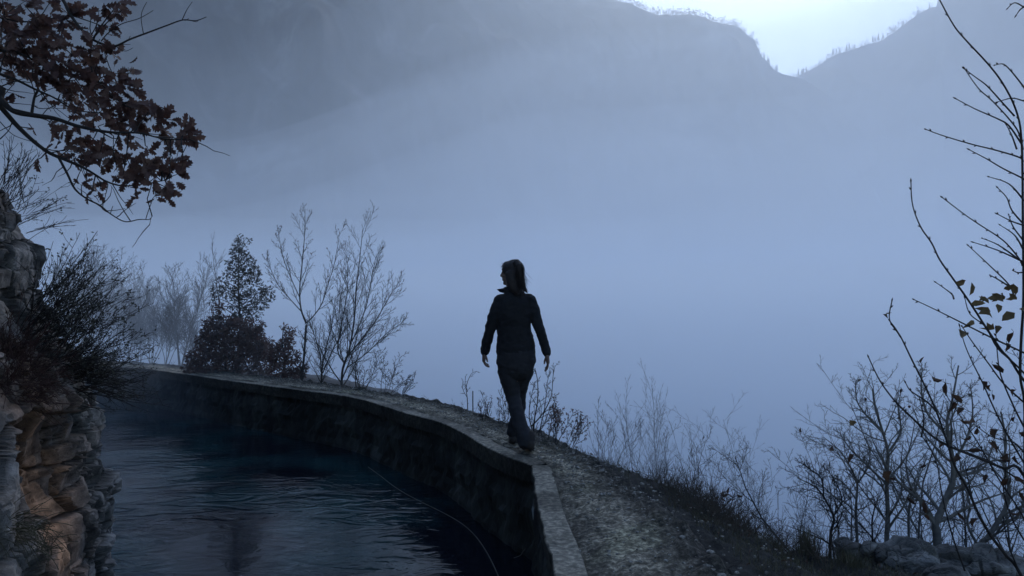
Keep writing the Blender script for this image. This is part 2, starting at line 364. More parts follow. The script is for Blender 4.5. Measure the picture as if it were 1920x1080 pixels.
def path():
    P = [p for p in outerC]; N = normals(P)
    IA = nearC+farC[1:]; IA2 = np.array([(p.x, p.y) for p in IA])
    cps = polyres([Vector((p.x, p.y, 0)) for p in P], .035)
    # for each outer point the nearest point of the coping's back edge
    NI = normals(IA); back = np.array([(p.x+n.x*.14, p.y+n.y*.14) for p, n in zip(IA, NI)])
    A = back[:-1]; B = back[1:]; d = B-A; g = []; cols = []
    Q = []
    for p in cps:
        w_ = np.array((p.x, p.y))-A; t = np.clip((w_*d).sum(1)/np.maximum((d*d).sum(1), 1e-9), 0, 1)
        q = A+d*t[:, None]; L = np.hypot(p.x-q[:, 0], p.y-q[:, 1]); k = int(L.argmin()); Q.append(Vector((q[k, 0], q[k, 1], 0)))
    Q = smoothline(Q, 30); n = 44
    for i, (p, q) in enumerate(zip(cps, Q)):
        if p.y < 1.5 and i % 6: continue
        if p.y > 9 and i % 3: continue
        row = []
        for j in range(n+1):
            u = j/n; x = q.lerp(p, u); k = Vector((x.x, x.y, 0))
            edge = sstep(.62, .85, u+.12*noise.noise(k*2)); lump = fbm(k*9, 5)
            near = 1-sstep(4.7, 5.3, x.y)
            lo = -.035*near*(1-sstep(0, .3, u)) 
            z = .004+lo+.014*lump+.03*edge*(.35+lump+.6*noise.noise(k*5))+.008*noise.noise(k*40)+.005*noise.noise(k*75)+.02*sstep(.4, .8, u)
            z -= .07*sstep(.93, 1.0, u)
            row.append((x.x, x.y, z))
            pale = .55+.5*noise.noise(k*1.7+Vector((3, 1, 0)))+.25*noise.noise(k*7)
            strip = math.exp(-((u-.36-.1*noise.noise(k*.9))/.26)**2)
            dark = clamp(strip*pale*1.25+.12*(1-edge))
            dark = clamp(dark + .5*(1-sstep(5.4, 6.4, -x.y+11.6))*0)
            c = np.array((.17, .17, .18))*(1-dark)+np.array((1., .98, .93))*dark
            c = c*(.55+.9*clamp(.5+noise.noise(k*13)+.5*noise.noise(k*31)))
            moss = sstep(.1, .45, noise.noise(k*2.3+Vector((9, 0, 0))))*.15
            c = c*np.array((1-moss*.4, 1-moss*.15, 1-moss*.6))
            cols.append(c)
        g.append(row)
    b = MB(); b.grid(g)
    m = mat('gravelly path dirt', [(.07, .060, .048), (.27, .24, .185), (.85, .76, .60)], scale=34, rough=1, bump=.014, bscale=90, attr='tint', detail=10)
    o = b.build('path', m, smooth=False); vcol(o, cols); tag(o, 'narrow gravelly dirt path on the canal wall', None, None, 'structure')
    # loose stones
    rg = random.Random(8); pb = MB()
    ico = [(0, 0, -1), (.72, -.52, -.45), (-.28, -.85, -.45), (-.89, 0, -.45), (-.28, .85, -.45), (.72, .52, -.45), (.28, -.85, .45), (-.72, -.52, .45), (-.72, .52, .45), (.28, .85, .45), (.89, 0, .45), (0, 0, 1)]
    icf = [(0, 1, 2), (1, 0, 5), (0, 2, 3), (0, 3, 4), (0, 4, 5), (1, 5, 10), (2, 1, 6), (3, 2, 7), (4, 3, 8), (5, 4, 9), (1, 10, 6), (2, 6, 7), (3, 7, 8), (4, 8, 9), (5, 9, 10), (6, 10, 11), (7, 6, 11), (8, 7, 11), (9, 8, 11), (10, 9, 11)]
    for _ in range(9000):
        i = rg.randrange(len(cps)); p, q = cps[i], Q[i]
        if p.y < 2 or p.y > 13: continue
        u = rg.random()**.7; x = q.lerp(p, u)
        r = rg.choice([.004, .005, .006, .008, .011])*(1+.7*(rg.random() < .04))*(1.6 if u > .8 and rg.random() < .3 else 1)
        z0 = .026+.022*sstep(.5, .8, u)-.06*sstep(.93, 1, u)-(.028*(1-u/.3) if p.y < 5.2 and u < .3 else 0); bse = len(pb.v); sx, sy, sz = rg.uniform(.7, 1.4), rg.uniform(.7, 1.4), rg.uniform(.4, .8); a = rg.uniform(0, 6.3)
        ca, sa = math.cos(a), math.sin(a)
        for v in ico:
            k = rg.uniform(.8, 1.2); X, Y = v[0]*sx*k, v[1]*sy*k
            pb.v.append((x.x+(X*ca-Y*sa)*r, x.y+(X*sa+Y*ca)*r, z0-.01+v[2]*sz*r))
        pb.f += [(f[0]+bse, f[1]+bse, f[2]+bse) for f in icf]
    NO = normals(cps)
    for _ in range(3800):
        i = rg.randrange(len(cps)); p = cps[i]
        if p.y < 2 or p.y > 11: continue
        s = rg.random()**1.4*.9; x = p+NO[i]*s; r = rg.choice([.004, .005, .007, .009, .012])*(1.6 if rg.random() < .04 else 1)
        z0 = hill_z(x.x, x.y, s)+.012; bse = len(pb.v); a = rg.uniform(0, 6.3); ca, sa = math.cos(a), math.sin(a); sx, sy, sz = rg.uniform(.7, 1.4), rg.uniform(.7, 1.4), rg.uniform(.5, .9)
        for v in ico:
            k = rg.uniform(.8, 1.2); X, Y = v[0]*sx*k, v[1]*sy*k; pb.v.append((x.x+(X*ca-Y*sa)*r, x.y+(X*sa+Y*ca)*r, z0+v[2]*sz*r))
        pb.f += [(f[0]+bse, f[1]+bse, f[2]+bse) for f in icf]
    tag(pb.build('gravel', mat('pebble stone', [(.06, .056, .05), (.17, .16, .14), (.42, .40, .36)], scale=45, rough=.9, detail=2), smooth=False), 'loose pebbles scattered over the dirt path', None, None, 'stuff')
path()

def water():
    C = polyres(nearC+farC[1:], .25); N = smoothline(normals(C), 4)
    b = MB(); b.v = [(p.x+n.x*.12, p.y+n.y*.12, -.74) for p, n in zip(C, N)]
    b.v += [(-24, 14, -.74), (-12, 10.5, -.74), (-7, 7.4, -.74), (-4.4, 5.2, -.74), (-3.6, 3.5, -.74), (-3.4, -3, -.74)]
    b.f = [tuple(range(len(b.v)))]
    m = bpy.data.materials.new('canal water'); m.use_nodes = True; n = m.node_tree.nodes; l = m.node_tree.links
    bs = n['Principled BSDF']; bs.inputs['Roughness'].default_value = .04; bs.inputs['IOR'].default_value = 1.333
    tc = n.new('ShaderNodeTexCoord'); nz = n.new('ShaderNodeTexNoise'); nz.inputs['Scale'].default_value = .9; nz.inputs['Detail'].default_value = 5
    l.new(tc.outputs['Object'], nz.inputs['Vector'])
    cr = n.new('ShaderNodeValToRGB'); e = cr.color_ramp.elements; e[0].position = .42; e[0].color = (.006, .008, .014, 1); e[1].position = .66; e[1].color = (.012, .045, .05, 1)
    l.new(nz.outputs['Fac'], cr.inputs[0]); l.new(cr.outputs[0], bs.inputs['Base Color'])
    mp = n.new('ShaderNodeMapping'); mp.inputs['Scale'].default_value = (1.0, 1.7, 1); mp.inputs['Rotation'].default_value = (0, 0, R(-24)); l.new(tc.outputs['Object'], mp.inputs[0])
    a = n.new('ShaderNodeTexNoise'); a.inputs['Scale'].default_value = 2.0; a.inputs['Detail'].default_value = 3; a.inputs['Distortion'].default_value = 1.9; l.new(mp.outputs[0], a.inputs['Vector'])
    c = n.new('ShaderNodeTexNoise'); c.inputs['Scale'].default_value = 7; c.inputs['Detail'].default_value = 2; l.new(mp.outputs[0], c.inputs['Vector'])
    k = n.new('ShaderNodeTexNoise'); k.inputs['Scale'].default_value = .5; l.new(tc.outputs['Object'], k.inputs['Vector'])
    kr = n.new('ShaderNodeMapRange'); kr.inputs[1].default_value = .4; kr.inputs[2].default_value = .62; kr.inputs[3].default_value = .12; kr.inputs[4].default_value = 1; l.new(k.outputs['Fac'], kr.inputs[0])
    ad = n.new('ShaderNodeMath'); ad.operation = 'MULTIPLY_ADD'; ad.inputs[1].default_value = .22; l.new(c.outputs['Fac'], ad.inputs[0]); l.new(a.outputs['Fac'], ad.inputs[2])
    mu = n.new('ShaderNodeMath'); mu.operation = 'MULTIPLY'; l.new(ad.outputs[0], mu.inputs[0]); l.new(kr.outputs[0], mu.inputs[1])
    bp = n.new('ShaderNodeBump'); bp.inputs['Strength'].default_value = 1; bp.inputs['Distance'].default_value = .036; l.new(mu.outputs[0], bp.inputs['Height']); l.new(bp.outputs[0], bs.inputs['Normal'])
    o_ = b.build('canal_water', m, smooth=False)
    bm = bmesh.new(); bm.from_mesh(o_.data); bmesh.ops.triangulate(bm, faces=bm.faces); bm.normal_update()
    bm.faces.ensure_lookup_table()
    if bm.faces[0].normal.z < 0: bmesh.ops.reverse_faces(bm, faces=bm.faces)
    bm.to_mesh(o_.data); bm.free()
    tag(o_, 'dark rippled canal water with greenish patches', None, None, 'structure')
water()

# ------------------------------------------------------------------ rock cliff on the left bank
CLIFF = catmull([Vector(p) for p in [(-2.0, -2.5, 0), (-2.0, 0, 0), (-1.75, 1.6, 0), (-2.0, 2.9, 0), (-2.22, 3.7, 0), (-2.36, 4.4, 0), (-2.75, 5.1, 0), (-4, 6.3, 0), (-7, 8.6, 0), (-12, 12, 0), (-20, 16, 0)]], 12)
LZ = [-1.2, -.4, -.1, .06, .34, .63, .85, 1.26, 1.52, 1.77, 2.0, 2.6, 3.2, 4.2, 5.0]
LD = [-.04, -.10, -.05, -.05, -.12, -.21, -.28, -.50, -.48, -.57, -.70, -1.15, -1.7, -3.2, -6]
CAV = Vector((-2.38, 3.88, .36)); CAV2 = Vector((-2.3, 3.85, .12))
ROT = Matrix.Rotation(R(13), 3, 'Y') @ Matrix.Rotation(R(24), 3, 'Z') @ Matrix.Rotation(R(-9), 3, 'X')
def rock_disp(p, A=1.0):
    w_ = Vector((noise.noise(p*1.5), noise.noise(p*1.5+Vector((7, 0, 0))), noise.noise(p*1.5+Vector((0, 5, 0)))))*.5
    p = ROT @ p; q = Vector((p.x*2.4, p.y*3.0, p.z*3.6))+w_*.45; d, pt = noise.voronoi(q, distance_metric='CHEBYCHEV'); h = hsh(pt[0]); e1 = d[1]-d[0]
    tl = Vector((hsh(pt[0]+Vector((1, 0, 0)))-.5, hsh(pt[0]+Vector((0, 1, 0)))-.5, hsh(pt[0]+Vector((0, 0, 1)))-.5)); o = .15*(h-.5)+.13*tl.dot(q-pt[0]) - .07*(1-sstep(0, .06, e1))
    q2 = Vector((p.x*7, p.y*8, p.z*11))+w_*.9; d, pt = noise.voronoi(q2, distance_metric='CHEBYCHEV'); h2 = hsh(pt[0]); e2 = d[1]-d[0]
    tl = Vector((hsh(pt[0]+Vector((1, 0, 0)))-.5, hsh(pt[0]+Vector((0, 1, 0)))-.5, hsh(pt[0]+Vector((0, 0, 1)))-.5)); o += .04*(h2-.5)+.05*tl.dot(q2-pt[0])-.02*(1-sstep(0, .07, e2))
    q3 = Vector((p.x*18, p.y*20, p.z*30))+w_*1.5; d, pt = noise.voronoi(q3, distance_metric='CHEBYCHEV'); o += .012*(hsh(pt[0])-.5)+.02*(hsh(pt[0]+Vector((2, 0, 0)))-.5)*(q3-pt[0]).z
    o += .006*fbm(p*5, 5)
    return o*A, h, h2, e1, e2
def hs(*a):
    s = 0.0
    for i, v in enumerate(a): s += v*(12.9898, 78.233, 37.719, 93.97)[i]
    return (math.sin(s)*43758.5453) % 1.0
def brick(u, z, wu, hz, sd_):
    zz = z/hz+.55*noise.noise(Vector((u*1.4, z*.4, sd_)))+.12*noise.noise(Vector((u*6, z*3, sd_+5))); L = math.floor(zz); fz = zz-L; w2 = wu*(.6+.9*hs(L, sd_))
    uu = u/w2+hs(L, sd_, 3)*9+.35*noise.noise(Vector((z*3.1, u, sd_+9)))+.5*(fz-.5)*(hs(L, sd_, 8)-.5); B = math.floor(uu); fu = uu-B
    e = min(min(fz, 1-fz)*hz, min(fu, 1-fu)*w2)
    return hs(L, B, sd_), hs(L, B, sd_, 1), e, (fu-.5)*(hs(L, B, sd_, 2)-.5)+(fz-.5)*(hs(L, B, sd_, 4)-.35)
def cliff_disp(p):
    u = p.y*.95-p.x*.45+p.z*.16; z = p.z-.13*p.y+.05*p.x
    h1, g1, e1, t1 = brick(u, z, .29, .30, 1.0); h2, g2, e2, t2 = brick(u+.3*t1, z, .12, .12, 2.0+h1); h3, g3, e3, t3 = brick(u, z, .055, .05, 3.0+h2)
    sh = .25+.75*(g1 > .42)
    o = .12*(h1-.5)+.15*t1-.045*(1-sstep(.0, .016, e1))+sh*(.058*(h2-.5)+.085*t2-.026*(1-sstep(0, .009, e2)))+sh*(g2 > .35)*(.020*(h3-.5)+.05*t3)+.008*fbm(p*9, 4)
    return o, h1, h2, e1*6, min(e1, e2 if sh > .5 else e1)
def cliff():
    C = polyres(CLIFF, .011); N = smoothline(normals(C), 20); rows = []; cols = []
    zs = []; z = -1.1
    while z < 5: zs.append(z); z += .011 if z < 2.2 else .05
    lean = [float(np.interp(z, LZ, LD)) for z in zs]
    for i, (c, n) in enumerate(zip(C, N)):
        if (c.y < 2.3 or c.y > 5.4) and i % 5: continue
        n = n.normalized(); row = []
        for z, ln in zip(zs, lean):
            p = c+n*ln; p.z = z; o, h, h2, e1, e2 = cliff_disp(p)
            dc = p-CAV; cav = math.exp(-(dc.y/.30)**2)*math.exp(-((dc.z+.1)/.26)**2)
            lip = math.exp(-(dc.y/.34)**2)*math.exp(-((dc.z-.32)/.09)**2)
            o += -.17*cav+.09*lip
            p = p+n*o; row.append(p)
            dd = p-CAV2; om = clamp(1.5*math.exp(-(dd.y/.34)**2-((dd.z-.12)/.55)**2)*(.55+.9*h2) - .12 + .35*noise.noise(p*3))
            om2 = clamp(.5*sstep(.15, .5, noise.noise(p*1.2+Vector((4, 4, 4)))))*(1 if p.z < .9 else .25)
            om = clamp(max(om, om2)); g_ = .55+.75*h*.6+.3*h2
            c3 = np.array((1., 1., 1.04))*g_*(1-om)+np.array((1.7, 1.0, .64))*(.6+.7*h2)*om
            c3 = c3*(.3+.7*sstep(0, .012, e2))
            cols.append(c3)
        rows.append(row)
    b = MB(); b.grid(rows)
    m = mat('limestone', [(.06, .057, .052), (.155, .148, .135), (.34, .325, .295)], scale=9, rough=.95, bump=.010, bscale=34, attr='tint', detail=10, stretch=(1, 1, 1.3))
    o = b.build('rock_cliff', m, smooth=False); vcol(o, cols); tag(o, 'fractured grey limestone cliff with a rusty orange hollow, on the left bank', None, None, 'structure')
cliff()
# ------------------------------------------------------------------ plants
M['bark'] = mat('grey bark', [(.03, .028, .026), (.07, .066, .06)], scale=20, rough=.95)
M['barkd'] = mat('dark twig bark', [(.012, .011, .011), (.035, .03, .028)], scale=30, rough=.9)
M['barkp'] = mat('pale grey bark', [(.07, .068, .064), (.16, .155, .145)], scale=18, rough=.95)
def leafmat(name, c, tr=.25):
    m = mat(name, c, scale=9, rough=.75); n = m.node_tree.nodes; l = m.node_tree.links; b = n['Principled BSDF']
    t = n.new('ShaderNodeBsdfTranslucent'); x = n.new('ShaderNodeMixShader'); x.inputs[0].default_value = tr
    l.new(b.inputs['Base Color'].links[0].from_socket, t.inputs[0]); l.new(b.outputs[0], x.inputs[1]); l.new(t.outputs[0], x.inputs[2])
    l.new(x.outputs[0], n['Material Output'].inputs['Surface']); return m
M['oakleaf'] = leafmat('dry red brown oak leaf', [(.038, .02, .018), (.085, .045, .038), (.17, .115, .095)])
M['dryleaf'] = leafmat('dry curled leaf', [(.035, .018, .012), (.09, .05, .03)])
M['yelleaf'] = leafmat('olive yellow leaf', [(.07, .05, .025), (.17, .125, .06)])
M['evleaf'] = leafmat('dark evergreen leaf', [(.04, .044, .038), (.085, .085, .072)])
M['brleaf'] = leafmat('dark brown bush leaf', [(.075, .048, .040), (.17, .10, .085)])
M['grass'] = leafmat('dry grass blade', [(.05, .05, .03), (.12, .11, .07)])

UPV = Vector((0, 0, 1))
def rv(rg): return Vector((rg.gauss(0, 1), rg.gauss(0, 1), rg.gauss(0, 1)))
def grow(tb, p, d, L, r, lvl, P, rg, tips):
    n = P.get('seg', (7, 6, 5, 4))[min(lvl, 3)]; pts = [p.copy()]; rad = [r]; rmin = P.get('rmin', .0022)*(1, 1, .8, .6)[min(lvl, 3)]
    d = d.normalized(); nodes = []
    for i in range(n):
        d = (d+rv(rg)*P['wob']+UPV*P['trop']).normalized(); p = p+d*(L/n); pts.append(p.copy())
        rad.append(max(rmin, r*(1-.8*(i+1)/n))); nodes.append((p.copy(), d.copy(), (i+1)/n, rad[-1]))
    tb[0 if lvl == 0 else 1].tube(pts, rad, 5 if lvl == 0 else (4 if lvl == 1 else 3))
    if lvl < P['lv']:
        spawn(tb, pts, rad, L, lvl, P, rg, tips)
    else: tips.append((pts[-1], d.copy()))
def spawn(tb, pts, rad, L, lvl, P, rg, tips):
    nb = P['nb'][lvl]; f0 = P.get('first', (.25, .15, .15, .1))[lvl]; n = len(pts)-1; ph = rg.uniform(0, 6.28)
    for k in range(nb):
        f = f0+(1-f0)*(k+rg.random())/nb; x = min(f*n, n-1e-3); i = int(x); q = pts[i].lerp(pts[i+1], x-i); dd = (pts[i+1]-pts[i]).normalized()
        a = dd.orthogonal().normalized(); ph += 2.4+rg.uniform(-.5, .5); a = Matrix.Rotation(ph, 3, dd) @ a
        an = R(P['ang'][min(lvl, len(P['ang'])-1)]*rg.uniform(.7, 1.3)); c = dd*math.cos(an)+a*math.sin(an)
        l2 = L*P['rat'][min(lvl, len(P['rat'])-1)]*(1-.55*f)*rg.uniform(.6, 1.2)
        r2 = max(P.get('rmin', .0022), rad[i]*.55)
        grow(tb, q, c, l2, r2, lvl+1, P, rg, tips)
    tips.append((pts[-1], (pts[-1]-pts[-2]).normalized()))
GP = dict(wob=.10, trop=.06, lv=3, nb=[14, 6, 4], ang=[40, 38, 40], rat=[.45, .5, .5])
def pars(**k): d = dict(GP); d.update(k); return d
def finish(root, tb, m1, m2=None):
    if tb[0].v: tb[0].build('trunk', m1, root)
    if tb[1].v: tb[1].build('branches', m2 or m1, root)
def bare_tree(name, label, cat, base, H, r, P, seed, m='bark', group=None, stems=1, spread=0, lean=(0, 0), leaves=None):
    rg = random.Random(seed); root = thing(name, base, label, cat, group); tb = [MB(), MB()]; tips = []
    for s in range(stems):
        a = rg.uniform(0, 6.28) if stems > 1 else 0; o = Vector((math.cos(a), math.sin(a), 0))
        d = UPV + o*spread*rg.uniform(.4, 1.2)*(1 if stems > 1 else 0)+Vector((lean[0], lean[1], 0))
        grow(tb, base+o*.03*stems**.5*rg.random(), d, H*(rg.uniform(.6, 1.0) if s else 1.0)/max(.7, 1-.1*spread), r*(rg.uniform(.5, 1) if s else 1), 0, P, rg, tips)
    finish(root, tb, M[m])
    if leaves:
        lm, n, size = leaves; lb = MB()
        for _ in range(n):
            p, d = rg.choice(tips); lb.leaf(p+rv(rg)*.01, d+rv(rg)*.6-UPV*.3, rv(rg), size*rg.uniform(.6, 1.3), size*.5, .2, rg.uniform(0, .3))
        lb.build('leaves', M[lm], root)
    return root
def hbase(px, d, dz=0):
    x = (px-960)/FPX*d; return Vector((x, d, hill_z(x, d)-.03+dz))
def Ztop(py, d): return at(960, py, d).z

# --- saplings in the fog on the right; (px, top py, distance, radius, stems, spread, form, label)
G1 = 'bare saplings standing in the fog right of the path'
SAP = [(1112, 800, 8.2, .007, 3, .5, 'short bare fan of twigs right beside the path edge, nearest the leafy shrub'),
 (1138, 778, 9.0, .010, 3, .28, 'bare twiggy sapling just left of the tallest one, two thin upright stems'),
 (1160, 782, 9.6, .008, 2, .25, 'slender bare sapling leaning close against its twiggy neighbour'),
 (1183, 808, 8.6, .007, 3, .35, 'low bare sapling with fine twigs at the foot of the tallest one'),
 (1222, 728, 10.5, .018, 4, .10, 'tallest bare sapling in the fog, narrow spire of steep upright branches'),
 (1205, 800, 9.8, .008, 3, .4, 'thin bare shoots spreading left from the foot of the tallest sapling'),
 (1252, 815, 9.4, .009, 3, .4, 'bare forked sapling just right of the tallest one'),
 (1272, 835, 8.8, .008, 3, .35, 'dense low twiggy sapling above the brown ground scrub'),
 (1290, 822, 8.0, .008, 2, .2, 'darker thin sapling with small knobbly buds near the brown scrub'),
 (1312, 800, 9.4, .009, 2, .35, 'bare sapling with one long branch leaning left'),
 (1354, 792, 9.8, .014, 2, .2, 'second tallest foggy sapling with a wide open fork of branches'),
 (1335, 850, 8.6, .007, 4, .4, 'small tangle of bare shoots below the wide forked sapling'),
 (1380, 850, 8.8, .008, 3, .3, 'thin bare sapling right of the wide forked one'),
 (1397, 856, 8.4, .008, 2, .2, 'short crooked sapling between the two open crowned ones'),
 (1421, 818, 9.6, .012, 1, 0, 'single stemmed sapling with spaced level side branches'),
 (1445, 880, 8.0, .007, 4, .3, 'low bare shoots right of the single stemmed sapling'),
 (1470, 862, 7.2, .005, 7, .22, 'bundle of long straight thin stalks in the gap between saplings and bushes'),
 (1508, 858, 7.4, .008, 3, .2, 'faint bare sapling directly left of the dark gnarled bushes'),
 (1528, 890, 7.0, .007, 4, .3, 'low twig clump at the left foot of the gnarled bushes')]
for k, (px, ty, d, r, st, sp, lb) in enumerate(SAP):
    d *= 1.0 if k == 8 else 1.32; r *= .9
    b0 = hbase(px, d); H = Ztop(ty, d)-b0.z
    P = pars(nb=[16 if r > .011 else 11, 6, 3], ang=[30 if px < 1300 else 46, 34, 38], rat=[.40, .45, .5], trop=.09 if px < 1300 else .04, first=(.18, .1, .1), wob=.07, rmin=.0021)
    qg = random.Random(900+k)
    if k not in (4, 10, 14): P['ang'] = [P['ang'][0]*qg.uniform(.75, 1.35)]+P['ang'][1:]; P['wob'] *= qg.uniform(.7, 2.2); P['nb'] = [int(P['nb'][0]*qg.uniform(.6, 1.3)), qg.choice([4, 5, 7]), qg.choice([2, 3, 4])]; P['rat'] = [P['rat'][0]*qg.uniform(.75, 1.3)]+P['rat'][1:]
    if 'straight thin stalks' in lb: P = pars(nb=[2, 2, 0], lv=1, ang=[14], rat=[.3], wob=.03, first=(.5, .2, .1))
    bare_tree('bare_sapling', lb, 'sapling', b0, H, r, P, 100+k, 'bark', G1, st, sp)

# --- trees and bushes behind the far curve of the path
def crown(mb, blobs, d, n_per, size, rg, squash=.8):
    for (px, py, r) in blobs:
        c = at(px, py, d+rg.uniform(-.12, .12)); R_ = r/FPX*d
        for _ in range(int(n_per*(r/20)**2)):
            v = rv(rg).normalized()*R_*rg.uniform(.25, 1.05)**.6; v.y *= squash
            mb.leaf(c+v, v+rv(rg)*R_*.7-UPV*.2*R_, rv(rg), size*rg.uniform(.7, 1.4), size*rg.uniform(.35, .55), .2, rg.uniform(0, .2))
def leafy(name, label, cat, basepx, d, blobs, lm, n_per, size, seed, stems=3):
    rg = random.Random(seed); b0 = hbase(basepx, d); root = thing(name, b0, label, cat); tb = [MB(), MB()]
    top = min(blobs, key=lambda q: q[1]); tp = at(top[0], top[1], d)
    tr = catmull([b0, b0.lerp(tp, .35)+Vector((.03, .02, 0)), b0.lerp(tp, .7)-Vector((.02, 0, 0)), tp], 5)
    tb[0].tube(tr, [max(.005, .035*(1-i/len(tr))) for i in range(len(tr))], 6)
    for (px, py, r) in blobs:
        c = at(px, py, d); k = min(len(tr)-1, max(1, int(len(tr)*clamp((c.z-b0.z)/(tp.z-b0.z+.01)-.12)))); p = tr[k]
        tb[1].tube([p, p.lerp(c, .5)+Vector((0, 0, .03)), c], [.010, .007, .003], 4)
        for _ in range(5): q = c+rv(rg).normalized()*r/FPX*d; tb[1].tube([c, c.lerp(q, .6)+rv(rg)*.01, q], [.004, .003, .002], 3)
    finish(root, tb, M['bark']); lb = MB(); crown(lb, blobs, d, n_per, size, rg); lb.build('crown', M[lm], root)
leafy('evergreen_tree', 'narrow dark evergreen tree with tiered ragged crown rising behind the canal wall', 'tree', 446, 14.4,
      [(450, 450, 9), (444, 458, 9), (452, 466, 11), (447, 480, 14), (462, 482, 9), (440, 496, 16), (462, 498, 18), (478, 506, 12), (430, 512, 11), (512, 560, 6), (398, 568, 6), (466, 452, 5), (436, 470, 6), (452, 520, 17), (476, 520, 13), (418, 528, 12), (408, 543, 13), (427, 546, 15), (452, 545, 17), (482, 547, 20),
       (503, 546, 10), (402, 557, 8), (440, 568, 13), (464, 570, 17), (490, 567, 14), (452, 590, 18), (478, 588, 14), (440, 600, 12)], 'evleaf', 215, .056, 21)
leafy('brown_bush', 'broad dark brown leafy bush under the evergreen tree', 'bush', 425, 14.0,
      [(385, 640, 18), (400, 622, 20), (392, 608, 12), (420, 610, 20), (440, 622, 24), (410, 650, 28), (440, 655, 30), (470, 640, 24), (460, 612, 16), (480, 625, 14), (490, 655, 18), (375, 665, 16), (395, 680, 22), (430, 682, 26), (465, 680, 26), (370, 690, 12),
       (487, 612, 9), (404, 590, 9), (412, 576, 8), (495, 685, 20), (500, 660, 16), (360, 672, 13), (355, 692, 12), (480, 645, 22)], 'brleaf', 420, .060, 22)
leafy('brown_bush', 'smaller dark brown bush with loose upright tips, right of the broad one', 'bush', 530, 13.2,
      [(512, 662, 16), (530, 650, 13), (540, 635, 10), (545, 622, 8), (532, 614, 6), (525, 672, 20), (548, 668, 15), (552, 690, 15), (520, 695, 18), (538, 645, 14), (561, 700, 12), (508, 640, 7), (545, 705, 14), (572, 690, 6)], 'brleaf', 330, .055, 23)
def guided(name, label, cat, trunks, d, P, seed, m='bark', group=None, leaves=None, basez=None):
    """trunks: list of (pixel polyline base->tip, r0, r1)"""
    rg = random.Random(seed); p0 = trunks[0][0][0]; b0 = at(p0[0], p0[1], d); root = thing(name, b0, label, cat, group); tb = [MB(), MB()]; tips = []
    for q, (pl, r0, r1) in enumerate(trunks):
        dd = d; pts = []
        slope = rg.uniform(-.25, .25)
        for i, (x, y) in enumerate(pl): pts.append(at(x, y, d+slope*i/len(pl)*(0 if q == 0 else 1)*1.0))
        if q == 0:
            g = Vector((pts[0].x, pts[0].y, (hill_z(pts[0].x, pts[0].y) if basez is None else basez)-.05))
            if g.z < pts[0].z-.02: pts.insert(0, g)
        pts = catmull(pts, 4); n = len(pts); L = sum((b-a).length for a, b in zip(pts[:-1], pts[1:]))
        rad = [r0+(r1-r0)*i/(n-1) for i in range(n)]
        tb[0 if q == 0 else 1].tube(pts, rad, 7 if r0 > .012 else 5)
        spawn(tb if q == 0 else [tb[1], tb[1]], pts, rad, L, 0, P, rg, tips)
    finish(root, tb, M[m])
    if leaves:
        lb = MB(); lm, n, size = leaves
        for _ in range(n):
            p, dv = rg.choice(tips); lb.leaf(p+rv(rg)*.006, dv+rv(rg)*.6-UPV*.4, rv(rg), size*rg.uniform(.6, 1.3), size*.45, .2, rg.uniform(0, .3))
        lb.build('leaves', M[lm], root)
    return root
PB = pars(nb=[20, 8, 4], ang=[30, 32, 34], rat=[.40, .46, .5], trop=.05, wob=.05, first=(.10, .1, .1), rmin=.0021)
guided('young_birch', 'tall slender bare birch with one clean trunk and a Y fork, on the far bank', 'tree',
       [([(566, 716), (568, 690), (571, 655), (574, 610)], .022, .017), ([(574, 606), (564, 578), (562, 540), (567, 490), (571, 440), (572, 392)], .015, .003),
        ([(574, 606), (590, 590), (604, 568), (616, 530), (628, 490), (636, 440)], .012, .003), ([(566, 585), (545, 562), (522, 535), (508, 505), (500, 485)], .009, .003), ([(563, 560), (545, 520), (530, 480), (522, 435)], .008, .003)],
       12.6, pars(nb=[13, 7, 4], ang=[30, 32, 34], rat=[.34, .45, .5], trop=.05, wob=.05, first=(.2, .1, .1), rmin=.0021), 31, 'bark', None, ('brleaf', 170, .035))
guided('bare_tree', 'bare many stemmed tree between the slender birch and the widest spreading bare tree', 'tree',
       [([(603, 722), (604, 690), (612, 650), (622, 610), (628, 560)], .018, .004), ([(603, 715), (600, 670), (590, 630), (580, 600)], .010, .003), ([(605, 700), (622, 660), (640, 620), (636, 570), (648, 520)], .011, .003)], 12.3,
       PB, 32, 'bark')
guided('bare_tree', 'widest bare tree on the far bank, its branches sweeping far out to the right', 'tree',
       [([(640, 728), (643, 690), (655, 655), (664, 600), (668, 540), (674, 490), (680, 430)], .024, .004), ([(645, 680), (633, 655), (642, 600), (652, 540), (650, 480)], .013, .003), ([(648, 672), (675, 640), (705, 600), (728, 560), (745, 535)], .013, .003),
        ([(650, 690), (690, 660), (725, 625), (755, 605)], .010, .003), ([(660, 640), (685, 580), (697, 520), (705, 480)], .010, .003)], 12.0, PB, 33, 'bark', None, ('brleaf', 80, .03))
bare_tree('bare_shrub', 'bare brushy shrub at the right foot of the widest bare tree', 'shrub', hbase(680, 11.4), Ztop(640, 11.4)-.0, .009, pars(nb=[9, 5, 3], ang=[36, 36, 36], wob=.08, trop=.04), 34, 'bark', None, 7, .55, (.15, 0))
bare_tree('bare_shrub', 'low dark leaning shrub, last one before the open path edge', 'shrub', hbase(722, 10.8), .62, .006, pars(nb=[8, 5, 3], ang=[40, 40, 36], wob=.10, trop=.02), 35, 'barkd', None, 6, .5, (.5, 0))
bare_tree('bare_shrub', 'small curving twiggy plant arching right above the path rim', 'shrub', hbase(752, 10.3), .42, .005, pars(nb=[6, 4, 2], ang=[40, 40, 36], wob=.12, trop=.05), 36, 'barkd', None, 4, .5, (.8, 0))
